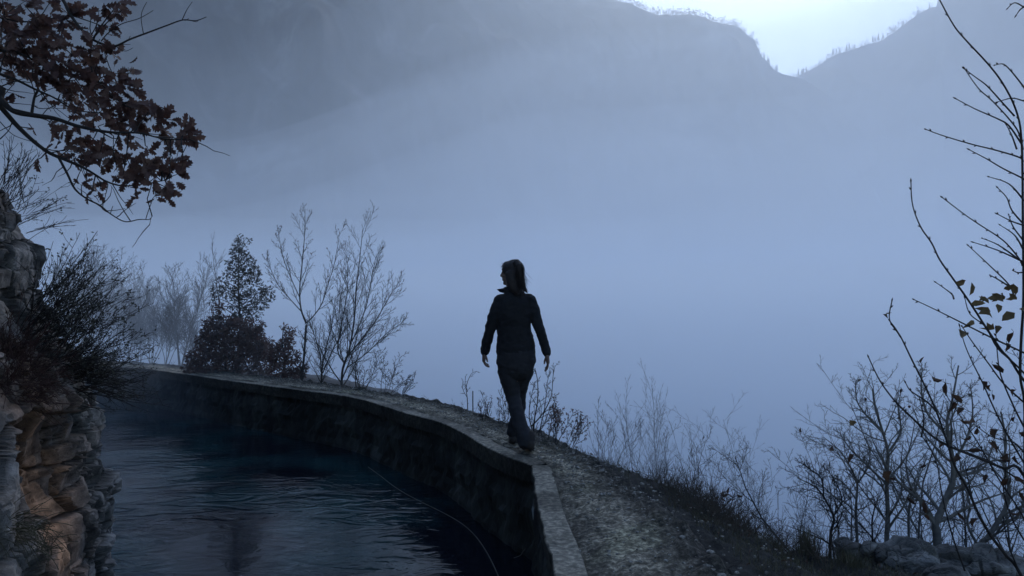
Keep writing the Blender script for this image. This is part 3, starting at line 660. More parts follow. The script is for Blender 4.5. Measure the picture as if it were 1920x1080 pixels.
bare_tree('bare_tree', 'thin pair of bare poles left of the evergreen tree', 'tree', hbase(408, 14.8), Ztop(448, 14.8), .010, pars(nb=[9, 4, 2], ang=[24, 30, 30], rat=[.28, .4, .4], first=(.35, .2, .2), trop=.1), 37, 'bark', None, 3, .08)
LFT = [(338, 500, 15.6, .020, 3, .18, 'gnarled bare tree standing alone left of the brown bush'), (312, 560, 15.4, .010, 4, .3, 'bare bush at the left foot of the gnarled tree'), (360, 600, 15.2, .009, 4, .3, 'low bare bush between the gnarled tree and the brown bush'),
       (285, 540, 16.6, .014, 4, .35, 'rounded bare bush with dense fine twigs, above the start of the pale path'), (262, 528, 17.2, .014, 4, .3, 'tall faint bare bush right behind the cliff shrub tips'), (238, 520, 17.6, .016, 4, .35, 'spreading foggy bush half hidden behind the cliff shrub'),
       (212, 500, 18.2, .018, 4, .3, 'highest faint bare tree behind the cliff shrub'), (180, 490, 18.6, .018, 4, .35, 'faint bare tree behind the cliff shrub, second from the rock'), (150, 485, 19.2, .016, 4, .35, 'faintest bare tree, right beside the rock edge')]
for k, (px, ty, d, r, st, sp, lb) in enumerate(LFT):
    d *= 1.12
    b0 = hbase(px, d); H = Ztop(ty, d)-b0.z
    bare_tree('bare_tree' if ty < 530 else 'bare_bush', lb, 'tree' if ty < 530 else 'bush', b0, H, r, pars(nb=[18, 8, 4], ang=[34, 36, 36], rat=[.46, .5, .5], wob=.08, trop=.05, rmin=.0030), 200+k, 'bark', 'bare trees in the fog at the far end of the path', st+2, sp)

# --- shrubs by the walker
guided('bare_sapling', 'crooked dark sapling beside a thin stake on the path rim, left of the walker', 'sapling', [([(877, 768), (876, 745), (874, 728), (878, 712), (885, 700), (894, 696)], .007, .002), ([(876, 745), (868, 730), (868, 712)], .004, .002), ([(877, 735), (872, 718), (874, 702)], .004, .002)], 8.9,
       pars(nb=[6, 3, 0], lv=2, ang=[45, 40], rat=[.25, .4], first=(.2, .2), rmin=.002, wob=.12), 41, 'barkd')
st_b = MB(); st_b.tube([at(887, 782, 8.7)-Vector((0, 0, .05)), at(886.5, 750, 8.7), at(886.5, 733, 8.7)], [.007, .0065, .006], 6, True)
tag(st_b.build('stake', M['barkd']), 'thin straight stake upright in the path rim, left of the walker', 'stake')
bare_tree('weed_stalks', 'low seedy weed stalks on the path rim, just left of the walker legs', 'weed', hbase(915, 7.9), .36, .004, pars(nb=[6, 3, 0], lv=2, ang=[35, 40], rat=[.3, .4], wob=.08), 42, 'barkd', None, 6, .25, (0, 0), ('brleaf', 90, .016))
bare_tree('weed_stalks', 'dry upright stalks directly behind the walker knees', 'weed', hbase(944, 7.6), .42, .004, pars(nb=[6, 3, 0], lv=2, ang=[35, 40], rat=[.3, .4], wob=.08), 43, 'barkd', None, 6, .2, (0, 0), ('brleaf', 70, .016))
guided('bare_shrub', 'bushy bare shrub rising behind the walker, right of the legs, as high as the hand', 'shrub', [([(1000, 812), (1003, 780), (1008, 750), (1008, 715), (1003, 690)], .009, .003), ([(995, 800), (1010, 785), (1024, 765), (1034, 740), (1037, 705), (1041, 685)], .008, .002), ([(998, 806), (992, 780), (996, 745), (1003, 715)], .006, .002),
       ([(1010, 815), (1016, 790), (1022, 760), (1026, 720), (1030, 700)], .006, .002), ([(1005, 812), (1018, 800), (1030, 770), (1042, 750)], .005, .002)], 7.3,
       pars(nb=[11, 4, 2], ang=[38, 40, 40], rat=[.28, .4, .5], first=(.15, .1, .1), wob=.1, rmin=.002), 44, 'barkd')
bare_tree('seed_shrub', 'dark shrub with clusters of small seed pods, on the rim right of the walker', 'shrub', hbase(1040, 6.9), .40, .005, pars(nb=[7, 4, 0], lv=2, ang=[38, 40], rat=[.35, .4], wob=.09), 45, 'barkd', None, 6, .35, (.1, 0), ('brleaf', 330, .022))
bare_tree('seed_shrub', 'smaller leafy seed shrub leaning right, nearest the foggy saplings', 'shrub', hbase(1062, 6.7), .34, .004, pars(nb=[7, 4, 0], lv=2, ang=[38, 40], rat=[.35, .4], wob=.09), 46, 'barkd', None, 5, .4, (.3, 0), ('brleaf', 160, .022))

# --- gnarled bushes at the right
G2 = 'gnarled bare bushes on the right of the slope'
PG = pars(nb=[17, 7, 4], ang=[46, 46, 44], rat=[.34, .42, .5], trop=.05, wob=.13, first=(.18, .1, .1), rmin=.0016)
c7 = lambda L: [(1400+x/2.077, 560+y/2.077) for x, y in L]
guided('gnarled_bush', 'bare bush with a straight central trunk, fourth from the right', 'bush', [(c7([(545, 965), (550, 850), (545, 720), (550, 600), (530, 520), (500, 420), (490, 350)]), .022, .005), (c7([(540, 530), (480, 470), (430, 400), (424, 320)]), .010, .003), (c7([(550, 600), (600, 520), (590, 430), (600, 370)]), .010, .003), (c7([(545, 720), (470, 650), (400, 580), (360, 520)]), .010, .003)], 5.9, PG, 51, 'barkp', G2, ('dryleaf', 5, .05))
guided('gnarled_bush', 'biggest bare bush with a thick curved forked trunk by the boulder', 'bush', [(c7([(742, 940), (735, 880), (760, 820), (800, 720), (805, 650), (790, 560), (780, 480), (800, 400), (825, 260)]), .034, .005), (c7([(735, 880), (690, 800), (620, 740), (560, 680), (520, 600)]), .018, .004),
       (c7([(805, 690), (870, 680), (930, 650), (960, 560)]), .014, .004), (c7([(770, 520), (700, 440), (680, 350), (684, 270)]), .010, .003), (c7([(800, 640), (850, 560), (880, 450), (870, 330)]), .012, .003)], 5.6, PG, 52, 'barkp', G2, ('dryleaf', 8, .05))
guided('gnarled_bush', 'bare bush with a thick trunk leaning right beyond the long boulder', 'bush', [(c7([(905, 1000), (940, 930), (975, 875), (1015, 800), (1020, 720), (1000, 640), (1010, 560), (990, 440)]), .026, .006), (c7([(900, 960), (860, 880), (870, 800), (840, 720)]), .012, .003), (c7([(975, 875), (1050, 850), (1080, 780)]), .012, .004)], 5.8, PG, 53, 'barkp', G2)
guided('gnarled_bush', 'slim dark bush with arching left branches, next to the central trunk one', 'bush', [(c7([(430, 945), (425, 820), (430, 720), (400, 650), (360, 590), (300, 540)]), .014, .003), (c7([(430, 720), (470, 660), (480, 590), (450, 520)]), .008, .003), (c7([(425, 780), (380, 720), (330, 690)]), .007, .003)], 6.2, PG, 54, 'barkp', G2, ('dryleaf', 4, .05))
guided('gnarled_bush', 'leftmost gnarled bush with a dark zigzag trunk and tips pointing left', 'bush', [(c7([(325, 940), (340, 860), (310, 790), (270, 735), (200, 700)]), .014, .003), (c7([(335, 850), (370, 790), (350, 720), (310, 660)]), .008, .003), (c7([(300, 780), (290, 700), (240, 660), (200, 632)]), .007, .003)], 6.0, PG, 55, 'barkd', G2)
guided('gnarled_bush', 'thin straight bush between the central trunk and the biggest bush', 'bush', [(c7([(632, 955), (630, 850), (640, 750), (620, 650), (640, 560), (655, 480)]), .013, .003), (c7([(635, 780), (670, 700), (700, 620)]), .007, .003)], 6.4, PG, 56, 'barkp', G2)
guided('gnarled_bush', 'small low bush with dark seed clusters under the slim dark one', 'bush', [(c7([(490, 950), (488, 870), (500, 790), (470, 740)]), .009, .003), (c7([(350, 960), (360, 900), (340, 850)]), .006, .002)], 5.6, pars(nb=[9, 5, 2], ang=[40, 40, 40], wob=.12, rmin=.0019), 57, 'barkd', G2)
for (px, ty, d, lb, sd_) in [(1890, 700, 6.6, 'bare bush at the far right edge, behind the big leaning trunk', 58), (1830, 690, 7.2, 'paler bare bush rising behind the biggest gnarled bush', 59), (1730, 760, 7.4, 'fainter bare bush behind the thin straight one', 60), (1600, 820, 7.4, 'fainter low bare bush behind the slim dark one', 61)]:
    b0 = hbase(px, d); bare_tree('gnarled_bush', lb, 'bush', b0, Ztop(ty, d)-b0.z, .02, pars(nb=[15, 7, 4], ang=[42, 44, 42], rat=[.4, .45, .5], wob=.12, trop=.05, first=(.15, .1, .1), rmin=.0022), sd_, 'bark', G2, 3, .4)
guided('crooked_sprig', 'crooked dark sprig with curled dead leaves at the slope rim below the foggy saplings', 'sprig', [([(1346, 985), (1343, 960), (1336, 945), (1322, 928), (1309, 917)], .006, .002), ([(1343, 965), (1358, 950), (1372, 936), (1378, 930)], .004, .002), ([(1340, 955), (1350, 940), (1362, 925)], .004, .002)], 5.6,
       pars(nb=[5, 3, 0], lv=2, ang=[45, 40], rat=[.2, .4], wob=.12), 62, 'barkd', None, ('dryleaf', 26, .045))

# --- near hazel sapling at the right edge, hand placed shoots with buds and curled leaves
c8 = lambda L: [(1560+x/1.928, y/1.928) for x, y in L]
def shoot(tb, bud, pl, d0, d1, r0, r1, rg):
    n = len(pl); pts = catmull([at(x, y, d0+(d1-d0)*i/(n-1)) for i, (x, y) in enumerate(pl)], 5); m_ = len(pts)
    tb.tube(pts, [r0+(r1-r0)*i/(m_-1) for i in range(m_)], 6)
    L = 0; nx = .05; sd_ = 1
    for i in range(1, m_):
        s = (pts[i]-pts[i-1]); L += s.length
        if L > nx and r0+(r1-r0)*i/(m_-1) < .0042:
            nx = L+rg.uniform(.045, .09); sd_ = -sd_; dv = (s.normalized()+Vector((s.z, 0, -s.x)).normalized()*.7*sd_).normalized(); q = pts[i]
            bud.tube([q, q+dv*.006, q+dv*.013], [.0016, .0030, .0006], 5)
    q = pts[-1]; dv = (pts[-1]-pts[-2]).normalized(); bud.tube([q, q+dv*.007, q+dv*.015], [.0016, .0030, .0006], 5); return pts
def hazel():
    rg = random.Random(77); d = 2.75; base = Vector((2.0, 2.8, -.36)); root = thing('hazel_sapling', base, 'tall near sapling at the right edge with long budded shoots and curled dead leaves', 'sapling')
    st, tw, bd, lf, yl = MB(), MB(), MB(), MB(), MB()
    mains = [([(1930, 1300), (1922, 900), (1921, 760), (1913, 705), (1915, 632), (1919, 560), (1918, 420), (1917, 311), (1915, 259), (1910, 223), (1897, 187), (1876, 150), (1850, 117), (1809, 73), (1788, 47), (1762, 0), (1748, -30)], 2.75, 2.6, .0056, .0020),
        ([(1990, 1200), (1950, 800), (1905, 692), (1877, 656), (1848, 613), (1819, 568), (1788, 524), (1762, 487), (1747, 456), (1726, 425), (1711, 384), (1708, 342)], 2.8, 2.55, .0050, .0018),
        ([(1990, 1250), (1915, 1080), (1886, 1041), (1857, 1003), (1833, 960), (1814, 916), (1790, 873), (1776, 830), (1756, 772), (1732, 719), (1708, 671), (1689, 632), (1668, 600), (1672, 566)], 2.7, 2.6, .0058, .0018),
        ([(2010, 1100), (1920, 892), (1881, 878), (1833, 858), (1785, 839), (1751, 820), (1713, 786), (1679, 753), (1650, 714), (1629, 671)], 2.8, 2.5, .006, .0018)]
    for a in mains: shoot(st, st, *a, rg)
    subs = [c8(L) for L in [[(690, 540), (675, 480), (640, 430), (580, 365), (530, 320), (480, 250)], [(660, 420), (615, 370), (560, 310), (520, 280), (480, 250)], [(685, 520), (640, 455), (600, 430), (520, 395), (450, 358)], [(690, 585), (680, 570), (600, 545), (500, 520), (400, 490), (340, 468)],
            [(700, 655), (690, 645), (620, 610), (560, 575), (500, 543)], [(694, 725), (640, 665), (570, 640)], [(692, 810), (650, 760), (632, 715), (600, 680)], [(688, 960), (680, 940), (640, 890), (600, 855), (500, 790), (400, 715)], [(688, 945), (600, 905), (515, 877)], [(672, 935), (600, 885), (545, 862)],
            [(660, 1080), (640, 1030), (570, 960), (495, 890)], [(694, 815), (650, 800), (600, 775)], [(700, 330), (690, 310), (650, 260), (620, 232), (590, 235)], [(720, 370), (694, 365), (650, 355), (600, 368)], [(720, 30), (694, 25), (660, 10), (635, 30)], [(694, 25), (680, 35), (668, 52)],
            [(440, 1080), (430, 1060), (377, 1022)], [(668, 540), (650, 490), (632, 455)], [(690, 900), (660, 850), (610, 815)], [(692, 870), (655, 820), (640, 780)], [(692, 985), (670, 985), (655, 978)], [(640, 1035), (600, 1010), (572, 995)]]]
    subs += [c7(L) for L in [[(1100, 220), (950, 150), (850, 100), (750, 50), (655, 5)], [(1080, 640), (1010, 520), (960, 420), (920, 330), (880, 250), (850, 180), (830, 110)], [(1090, 880), (1060, 820), (980, 700), (900, 560), (840, 470), (780, 380)], [(1090, 300), (1040, 250), (975, 190), (930, 110), (870, 60), (850, 0)],
            [(1080, 500), (1040, 420), (990, 300), (975, 200), (970, 120)], [(1075, 400), (1000, 330), (940, 250), (880, 170), (840, 110)], [(850, 1060), (800, 920), (760, 760), (740, 640), (700, 560)], [(1080, 720), (960, 640), (860, 600), (760, 560)], [(1080, 940), (1030, 850), (1000, 740), (1010, 640), (960, 560)],
            [(960, 940), (900, 840), (870, 740), (850, 640)], [(1060, 1060), (1020, 960), (1000, 860)], [(1080, 600), (1040, 560), (960, 540), (900, 500)], [(680, 540), (690, 470), (676, 400)], [(740, 440), (700, 400), (640, 360), (620, 330)], [(600, 150), (575, 110), (560, 90)]]]
    for s in subs: shoot(tw, tw, s, d+rg.uniform(-.12, .12), d+rg.uniform(-.25, .15), .0034, .0014, rg)
    dead = [(955, 255), (915, 320), (950, 335), (955, 370), (1050, 355), (720, 300), (775, 325), (795, 370), (805, 400), (845, 425), (1045, 460), (1060, 520), (980, 510), (940, 560), (920, 590), (1015, 600), (1045, 610), (985, 630), (870, 530), (770, 560), (690, 640), (815, 600), (935, 685), (565, 670),
            (330, 575), (418, 605), (1040, 690), (1075, 730), (620, 770), (690, 780), (820, 830), (900, 855), (690, 845), (1065, 830), (880, 460), (1010, 170), (1040, 130), (900, 500), (1020, 700), (1060, 750)]
    for x, y in dead:
        p = at(1400+x/2.077, 560+y/2.077, d+rg.uniform(-.15, .1)); L = rg.uniform(.026, .052); dv = Vector((rg.uniform(-.6, .6), rg.uniform(-.6, .6), rg.uniform(-1, -.1)))
        lf.leaf(p, dv, rv(rg), L, L*rg.uniform(.35, .55), rg.uniform(.5, 1.1), rg.uniform(-.2, .35))
        tw.tube([p, p+Vector((rg.uniform(-.012, .012), 0, .012))], [.0008, .0008], 3)
    yel = [(830, 120), (545, 55), (870, 22), (885, 85), (905, 8), (935, 92), (950, 50), (1000, 12), (985, 105), (1045, 55), (975, 20), (960, 95), (1060, 40), (400, 472), (900, 60)]
    yel = [(1400+x/2.077, 560+y/2.077) for x, y in yel]+c8([(445, 1020), (505, 1020), (655, 1025), (620, 1045), (580, 1065), (610, 1060), (640, 1060), (530, 1072), (560, 1078), (665, 1062)])
    for x, y in yel:
        p = at(x, y, d+rg.uniform(-.12, .1)); L = rg.uniform(.035, .055); dv = Vector((rg.uniform(-1, 1), rg.uniform(-.5, .5), rg.uniform(-.8, .3)))
        yl.leaf(p, dv, Vector((rg.gauss(0, .4), -1, rg.gauss(0, .6))), L, L*rg.uniform(.45, .7), rg.uniform(.2, .6), rg.uniform(-.1, .3))
    st.build('stems', M['barkd'], root); tw.build('twigs', M['barkd'], root); 
    o = lf.build('leaves', M['dryleaf'], root); o['label'] = 'curled dark brown dead leaves'; o = yl.build('leaves', M['yelleaf'], root); o['label'] = 'olive yellow leaves near the top bend'
hazel()
# ------------------------------------------------------------------ oak at top left
OUT = [(0, .02), (.10, .05), (.17, .13), (.23, .17), (.29, .09), (.36, .22), (.43, .29), (.50, .14), (.58, .26), (.66, .30), (.72, .15), (.79, .20), (.86, .19), (.92, .08), (1, .02)]
def oakleaf(mb, p, d, nrm, L, curl, fold, rg):
    d = d.normalized(); s = d.cross(nrm)
    if s.length < .05: s = d.orthogonal()
    s.normalize(); n = s.cross(d); b = len(mb.v)
    for i, (t, w_) in enumerate(OUT):
        c = p+d*(t*L)-n*(curl*L*t*t); ww = w_*L*rg.uniform(.85, 1.15); tip = d*(.06*L if w_ > .16 else 0)
        for q in (c+s*ww+n*ww*fold+tip, c, c-s*ww+n*ww*fold+tip): mb.v.append(tuple(q))
    for i in range(len(OUT)-1):
        o = b+i*3; mb.f += [(o, o+1, o+4, o+3), (o+1, o+2, o+5, o+4)]
def oak():
    rg = random.Random(9); D = 3.5; c1 = lambda L: [(x/2.4545, y/2.4545) for x, y in L]
    TR = Vector((-3.3, 3.55, 1.5)); root = thing('oak_tree', TR, 'oak with dry red brown leaves reaching in from the left, rooted on the rock', 'tree')
    tr, br, lf = MB(), MB(), MB()
    trunk = catmull([TR, Vector((-3.25, 3.55, 2.0)), Vector((-3.35, 3.5, 2.6)), Vector((-3.2, 3.5, 3.4)), Vector((-3.3, 3.6, 4.4))], 6)
    tr.tube(trunk, [.13-.08*i/len(trunk) for i in range(len(trunk))], 10)
    def limb(z, px, r0, r1, dz=0, dr=0):
        pl = [at(x, y, D+dr*i/len(px)) for i, (x, y) in enumerate(c1(px))]
        if z is not None: pl = [trunk[z]] + pl
        pts = catmull(pl, 5); r0, r1 = r0*.68, r1*.9; n = len(pts); br.tube(pts, [r0+(r1-r0)*(i/(n-1))**.7 for i in range(n)], 6); return pts
    ends = []
    ends += limb(8, [(-60, 400), (0, 455), (60, 510), (150, 530), (250, 545), (350, 578), (450, 600), (530, 610), (640, 612), (760, 640), (870, 640)], .03, .002, dr=-.25)
    ends += limb(7, [(-60, 440), (0, 490), (80, 580), (160, 655), (230, 705), (300, 735), (380, 770), (440, 805), (490, 835), (560, 855), (640, 850), (760, 830)], .026, .002, dr=.1)
    ends += limb(None, [(270, 725), (310, 800), (345, 870), (400, 915), (460, 945), (510, 985), (575, 1020), (640, 1010), (685, 1010), (700, 995)], .010, .0016)
    limb(None, [(490, 970), (530, 968), (575, 960)], .003, .0014); limb(None, [(508, 983), (515, 960), (520, 948)], .003, .0014)
    ends += limb(None, [(145, 530), (158, 450), (175, 405), (150, 340), (170, 260), (240, 200)], .012, .003, dr=.2)
    limb(18, [(200, -120), (290, 0), (320, 60), (370, 130), (425, 180), (480, 205), (530, 212), (600, 180), (680, 150), (760, 120), (840, 92), (900, 95), (950, 78)], .016, .0018, dr=-.2)
    limb(None, [(838, 92), (860, 45), (885, 8)], .0035, .0014, dr=0); limb(None, [(660, 155), (650, 90), (655, 50), (675, 10)], .0035, .0014)
    limb(None, [(465, 190), (500, 150), (560, 110), (640, 85), (705, 48)], .005, .0014); limb(None, [(530, 212), (575, 235), (612, 220)], .003, .0012)
    for q in [[(880, 95), (905, 100), (915, 90)], [(850, 95), (870, 84)], [(590, 185), (600, 165)], [(560, 203), (600, 205)]]: limb(None, q, .0025, .0012)
    ends += limb(None, [(425, 180), (418, 260), (425, 330), (470, 390), (520, 440), (560, 480)], .006, .002)
    ends += limb(10, [(-80, 300), (0, 340), (80, 370), (160, 410), (250, 450), (330, 500), (400, 515), (470, 520)], .016, .002)
    ends += limb(12, [(-80, 200), (0, 230), (100, 250), (200, 300), (320, 350), (450, 380), (580, 380)], .014, .002)
    ends += limb(14, [(-80, 60), (0, 80), (100, 100), (200, 90), (330, 70)], .012, .002); limb(None, [(0, 400), (70, 375), (140, 380)], .005, .002); limb(None, [(0, 560), (60, 620), (140, 650)], .004, .0015); limb(None, [(0, 640), (40, 600), (55, 560)], .005, .0015)
    for _ in range(70):   # fine bare side twigs
        p = rg.choice(ends); d_ = Vector((rg.uniform(-.3, 1), rg.uniform(-.5, .5), rg.uniform(-.7, .8))).normalized(); q = [p]
        for k in range(5): d_ = (d_+rv(rg)*.18).normalized(); q.append(q[-1]+d_*rg.uniform(.02, .05))
        br.tube(q, [.0026, .0024, .002, .0017, .0014, .001], 4)
    CL = [(20, 50, 40), (110, 20, 35), (150, 90, 60), (60, 150, 40), (20, 130, 40), (40, 200, 45), (90, 230, 50), (330, 60, 50), (300, 100, 40), (240, 130, 55), (220, 200, 60), (150, 170, 50), (150, 260, 60), (60, 280, 55), (20, 260, 45), (60, 330, 45), (500, 50, 45), (545, 15, 25), (500, 130, 35), (560, 48, 22), (480, 240, 45),
          (540, 265, 22), (400, 230, 40), (350, 270, 55), (280, 300, 60), (200, 340, 60), (280, 390, 55), (370, 360, 60), (430, 300, 45), (590, 310, 28), (540, 350, 40), (600, 380, 42), (520, 400, 50), (450, 420, 55), (400, 450, 50), (300, 430, 45), (340, 480, 35), (200, 465, 22), (60, 430, 25), (480, 500, 50), (560, 490, 55),
          (620, 480, 45), (700, 490, 45), (740, 530, 45), (640, 560, 50), (560, 560, 55), (480, 570, 35), (400, 560, 42), (800, 555, 28), (860, 600, 45), (885, 620, 30), (820, 640, 45), (740, 620, 38), (680, 680, 25), (760, 680, 30), (290, 595, 20), (220, 575, 28), (150, 590, 22), (560, 640, 28), (300, 670, 45), (380, 660, 42),
          (430, 690, 45), (350, 720, 42), (520, 700, 45), (590, 740, 42), (640, 760, 42), (700, 740, 45), (750, 780, 45), (800, 740, 30), (820, 800, 36), (780, 850, 36), (700, 840, 32), (620, 800, 36), (540, 790, 38), (450, 740, 42), (400, 820, 32), (420, 890, 32), (375, 850, 20), (460, 880, 24), (620, 880, 32), (560, 840, 30),
          (720, 912, 12), (770, 905, 16), (200, 700, 24), (165, 738, 12), (420, 60, 25), (460, 180, 30), (390, 140, 30), (0, 0, 40), (230, 10, 25), (230, 60, 25), (150, 20, 20)]
    for (x, y, r) in CL:
        near = D+rg.uniform(-.22, .22); c = at(x/2.4545, y/2.4545, near); Rw = r/2.4545/FPX*D
        b0 = min(ends, key=lambda e: (e-c).length)
        if (b0-c).length < .5: br.tube([b0, b0.lerp(c, .5)+rv(rg)*.012, c], [.0035, .0025, .0015], 4)
        for _ in range(max(3, int(12*(r/45)**2))):
            ax = (Vector((.6, 0, -.3))+rv(rg)*.7).normalized(); s0 = c+rv(rg)*Rw*.36; L = rg.uniform(.046, .080)*(1 if r > 22 else .8)
            oakleaf(lf, s0, ax, Vector((rg.gauss(0, .5), -1, rg.gauss(0, .5))) if rg.random() < .6 else rv(rg), L, rg.uniform(-.15, .5), rg.uniform(-.1, .5), rg)
    tr.build('trunk', M['bark'], root); br.build('branches', M['barkd'], root); lf.build('leaves', M['oakleaf'], root)
oak()

# ------------------------------------------------------------------ plants on the cliff
def cliff_at(px, py, lo=3.2, hi=6.0):
    """march the view ray to the (smooth) cliff surface: returns a world point"""
    best = None
    for k in range(140):
        Y = lo-1.2+(hi-lo+1.2)*k/139; p = at(px, py, Y); ln = float(np.interp(p.z, LZ, LD))
        C = CLIFF; i = min(range(len(C)), key=lambda j: (C[j].x-p.x)**2+(C[j].y-p.y)**2); n = CN[i]
        sd_ = (p.x-C[i].x)*n.x+(p.y-C[i].y)*n.y-ln
        if sd_ < .02: return p
    return at(px, py, 4.3)
CN = [Vector((n.x, n.y, 0)).normalized() for n in normals(CLIFF)]
def fan_shrub(name, label, cat, roots, n, Lr, ang, seed, m='barkd', tipleaf=None, r=.0028, bend=.05, sides=(4, 3), lmat='evleaf', side=5):
    rg = random.Random(seed); base = cliff_at(*roots[0]); root = thing(name, base, label, cat); tb = [MB(), MB()]; lb = MB(); rp = [cliff_at(*q) for q in roots]
    for _ in range(n):
        p = rg.choice(rp)+rv(rg)*.035; a = R(rg.uniform(*ang)); d = Vector((math.cos(a), rg.gauss(0, .35), math.sin(a))).normalized(); L = rg.uniform(*Lr)
        pts = [p]; k = 9
        for i in range(k): d = (d+UPV*bend+rv(rg)*.05).normalized(); pts.append(pts[-1]+d*L/k)
        tb[0].tube(pts, [max(.0012, r*(1-.7*i/k)) for i in range(k+1)], sides[0])
        for _ in range(side):
            i = rg.randrange(2, k); q = pts[i]; e = (pts[i+1]-pts[i]).normalized(); e = (e+rv(rg)*.5).normalized(); l2 = L*rg.uniform(.08, .3); q1 = q+e*l2*.5; q2 = q1+(e+rv(rg)*.25+UPV*.15).normalized()*l2*.5
            tb[1].tube([q, q1, q2], [.0016, .0013, .001], sides[1])
            if tipleaf and rg.random() < .5:
                for _ in range(3): lb.leaf(q2+rv(rg)*.008, rv(rg)+e, rv(rg), tipleaf, tipleaf*.5, .2)
        if tipleaf and rg.random() < .6:
            for _ in range(7):
                i = rg.randrange(k-3, k+1); lb.leaf(pts[i]+rv(rg)*.006, rv(rg)+d, rv(rg), tipleaf, tipleaf*.5, .2)
    tb[0].build('stems', M[m], root); tb[1].build('twigs', M[m], root)
    if lb.v: lb.build('leaves', M[lmat], root)
    return root
fan_shrub('cliff_shrub', 'big dark brushy shrub with upswept stems growing out of the rock above the water', 'shrub', [(70, 600), (60, 640), (90, 640), (70, 570), (110, 670), (80, 690), (55, 610), (130, 690)], 150, (.2, .60), (0, 60), 61, tipleaf=.018, bend=.035, side=6)
fan_shrub('cliff_shrub', 'low dark shrub hanging over the canal below the big upswept one', 'shrub', [(130, 690), (150, 700), (110, 690), (160, 720)], 120, (.15, .5), (-35, 40), 62, tipleaf=.014, bend=.02, side=5)
M['barkr'] = mat('reddish dry twig', [(.03, .016, .014), (.07, .035, .03)], scale=30, rough=.95)
fan_shrub('dry_bush', 'dry reddish brown bush clinging to the rock at the left edge', 'bush', [(20, 690), (50, 700), (10, 660), (40, 740), (5, 720)], 240, (.08, .30), (-60, 110), 63, m='barkr', bend=-.02, r=.0018, side=5)
fan_shrub('cliff_shrub', 'fine bare shrub on top of the rock beneath the oak limbs', 'shrub', [(5, 345), (15, 370), (20, 385)], 34, (.12, .34), (10, 100), 64, bend=.06, r=.0024, side=7)
fan_shrub('cliff_twig', 'thin bare twig with tiny buds sticking out from the rock edge', 'twig', [(50, 430), (52, 436)], 6, (.2, .34), (10, 45), 65, bend=-.02, r=.0024, side=5)
fan_shrub('cliff_shrub', 'small leafy sprig just above the thin twig on the rock edge', 'shrub', [(38, 400)], 12, (.12, .34), (0, 60), 66, tipleaf=.016, bend=.0, r=.0016, side=3)
fan_shrub('grass_tuft', 'tuft of long dry grass hanging over the lower rock', 'grass tuft', [(5, 985), (25, 990), (45, 1005)], 90, (.08, .20), (-50, 60), 67, m='grass', bend=-.09, r=.0009, side=0)
fan_shrub('grass_tuft', 'small tuft of fine blades below the longer hanging one', 'grass tuft', [(60, 1030), (80, 1045)], 60, (.06, .14), (0, 160), 68, m='grass', bend=-.05, r=.0010, side=0)

# ------------------------------------------------------------------ boulders, grass, cable
def boulder(label, c, s, seed):
    bm = bmesh.new(); bmesh.ops.create_icosphere(bm, subdivisions=6, radius=1)
    o3 = Vector((seed*3.1, seed*1.7, 0))
    for v in bm.verts:
        p = Vector(v.co); q = Vector((p.x*s[0], p.y*s[1], p.z*s[2])); k = (q+o3)*1.4; d, h, h2, e1, e2 = rock_disp(k, .38)
        n = p.normalized(); p2 = Vector((max(-.8, min(.8, p.x)), max(-.8, min(.8, p.y)), max(-.75, min(.75, p.z))))
        v.co = Vector((p2.x*s[0], p2.y*s[1], p2.z*s[2]))*1.15+n*(d+.05*fbm(q*4+o3, 4))
    me = bpy.data.meshes.new('boulder'); bm.to_mesh(me); bm.free(); o = bpy.data.objects.new('boulder', me); COL.objects.link(o); me.materials.append(M['boulder']); o.location = c
    tag(o, label, 'boulder', 'boulders at the edge of the slope')
M['boulder'] = mat('boulder stone', [(.035, .034, .032), (.09, .088, .083), (.28, .27, .25)], scale=4, rough=.95, bump=.02, bscale=18, detail=10)
p = gnd(1712, 1062, -.36); boulder('rounded grey boulder under the biggest gnarled bush', p+Vector((0, .15, -.03)), (.20, .20, .125), 1)
p = gnd(1850, 1075, -.40); boulder('long flat boulder at the lower right corner', p+Vector((.05, .15, -.05)), (.34, .22, .12), 2)
p = gnd(1770, 1085, -.36); boulder('low pale stone in front of the two larger boulders', p+Vector((0, 0, -.03)), (.12, .10, .07), 3)
p = gnd(1625, 1040, -.36); boulder('small dark stone half sunk in grass, left of the rounded boulder', p+Vector((0, .05, -.02)), (.13, .12, .07), 4)

def blades(n, place, h, wdt, seed, mb, lean=.5):
    rg = random.Random(seed)
    for _ in range(n):
        q = place(rg)
        if q is None: continue
        a = rg.uniform(0, 6.28); H = h*rg.uniform(.4, 1.3); l = lean*rg.uniform(.1, 1); dx, dy = math.cos(a), math.sin(a); b = len(mb.v); w_ = wdt*rg.uniform(.7, 1.3)
        for t, ww in ((0, 1), (.4, .9), (.75, .6), (1, .1)):
            x = q.x+dx*l*H*t*t; y = q.y+dy*l*H*t*t; z = q.z+H*t*(1-.25*l*t)
            mb.v += [(x-dy*w_*ww, y+dx*w_*ww, z), (x+dy*w_*ww, y-dx*w_*ww, z)]
        mb.f += [(b, b+1, b+3, b+2), (b+2, b+3, b+5, b+4), (b+4, b+5, b+7, b+6)]
def pl_hill(x0, x1, y0, y1, smin=.15):
    def f(rg):
        x, y = rg.uniform(x0, x1), rg.uniform(y0, y1); s = dist_outer(x, y)
        if s < smin: return None
        if noise.noise(Vector((x*3, y*3, 5))) < -.15 and rg.random() < .7: return None
        return Vector((x, y, hill_z(x, y, s)-.03))
    return f
gb = MB(); blades(17000, pl_hill(1.1, 4.2, 2.2, 6.2), .055, .0016, 71, gb, .9); blades(6000, pl_hill(.2, 3, 3.6, 9, .12), .075, .0020, 72, gb, .9)
blades(2500, pl_hill(-8, -1, 9, 16, .05), .07, .003, 73, gb, .8)
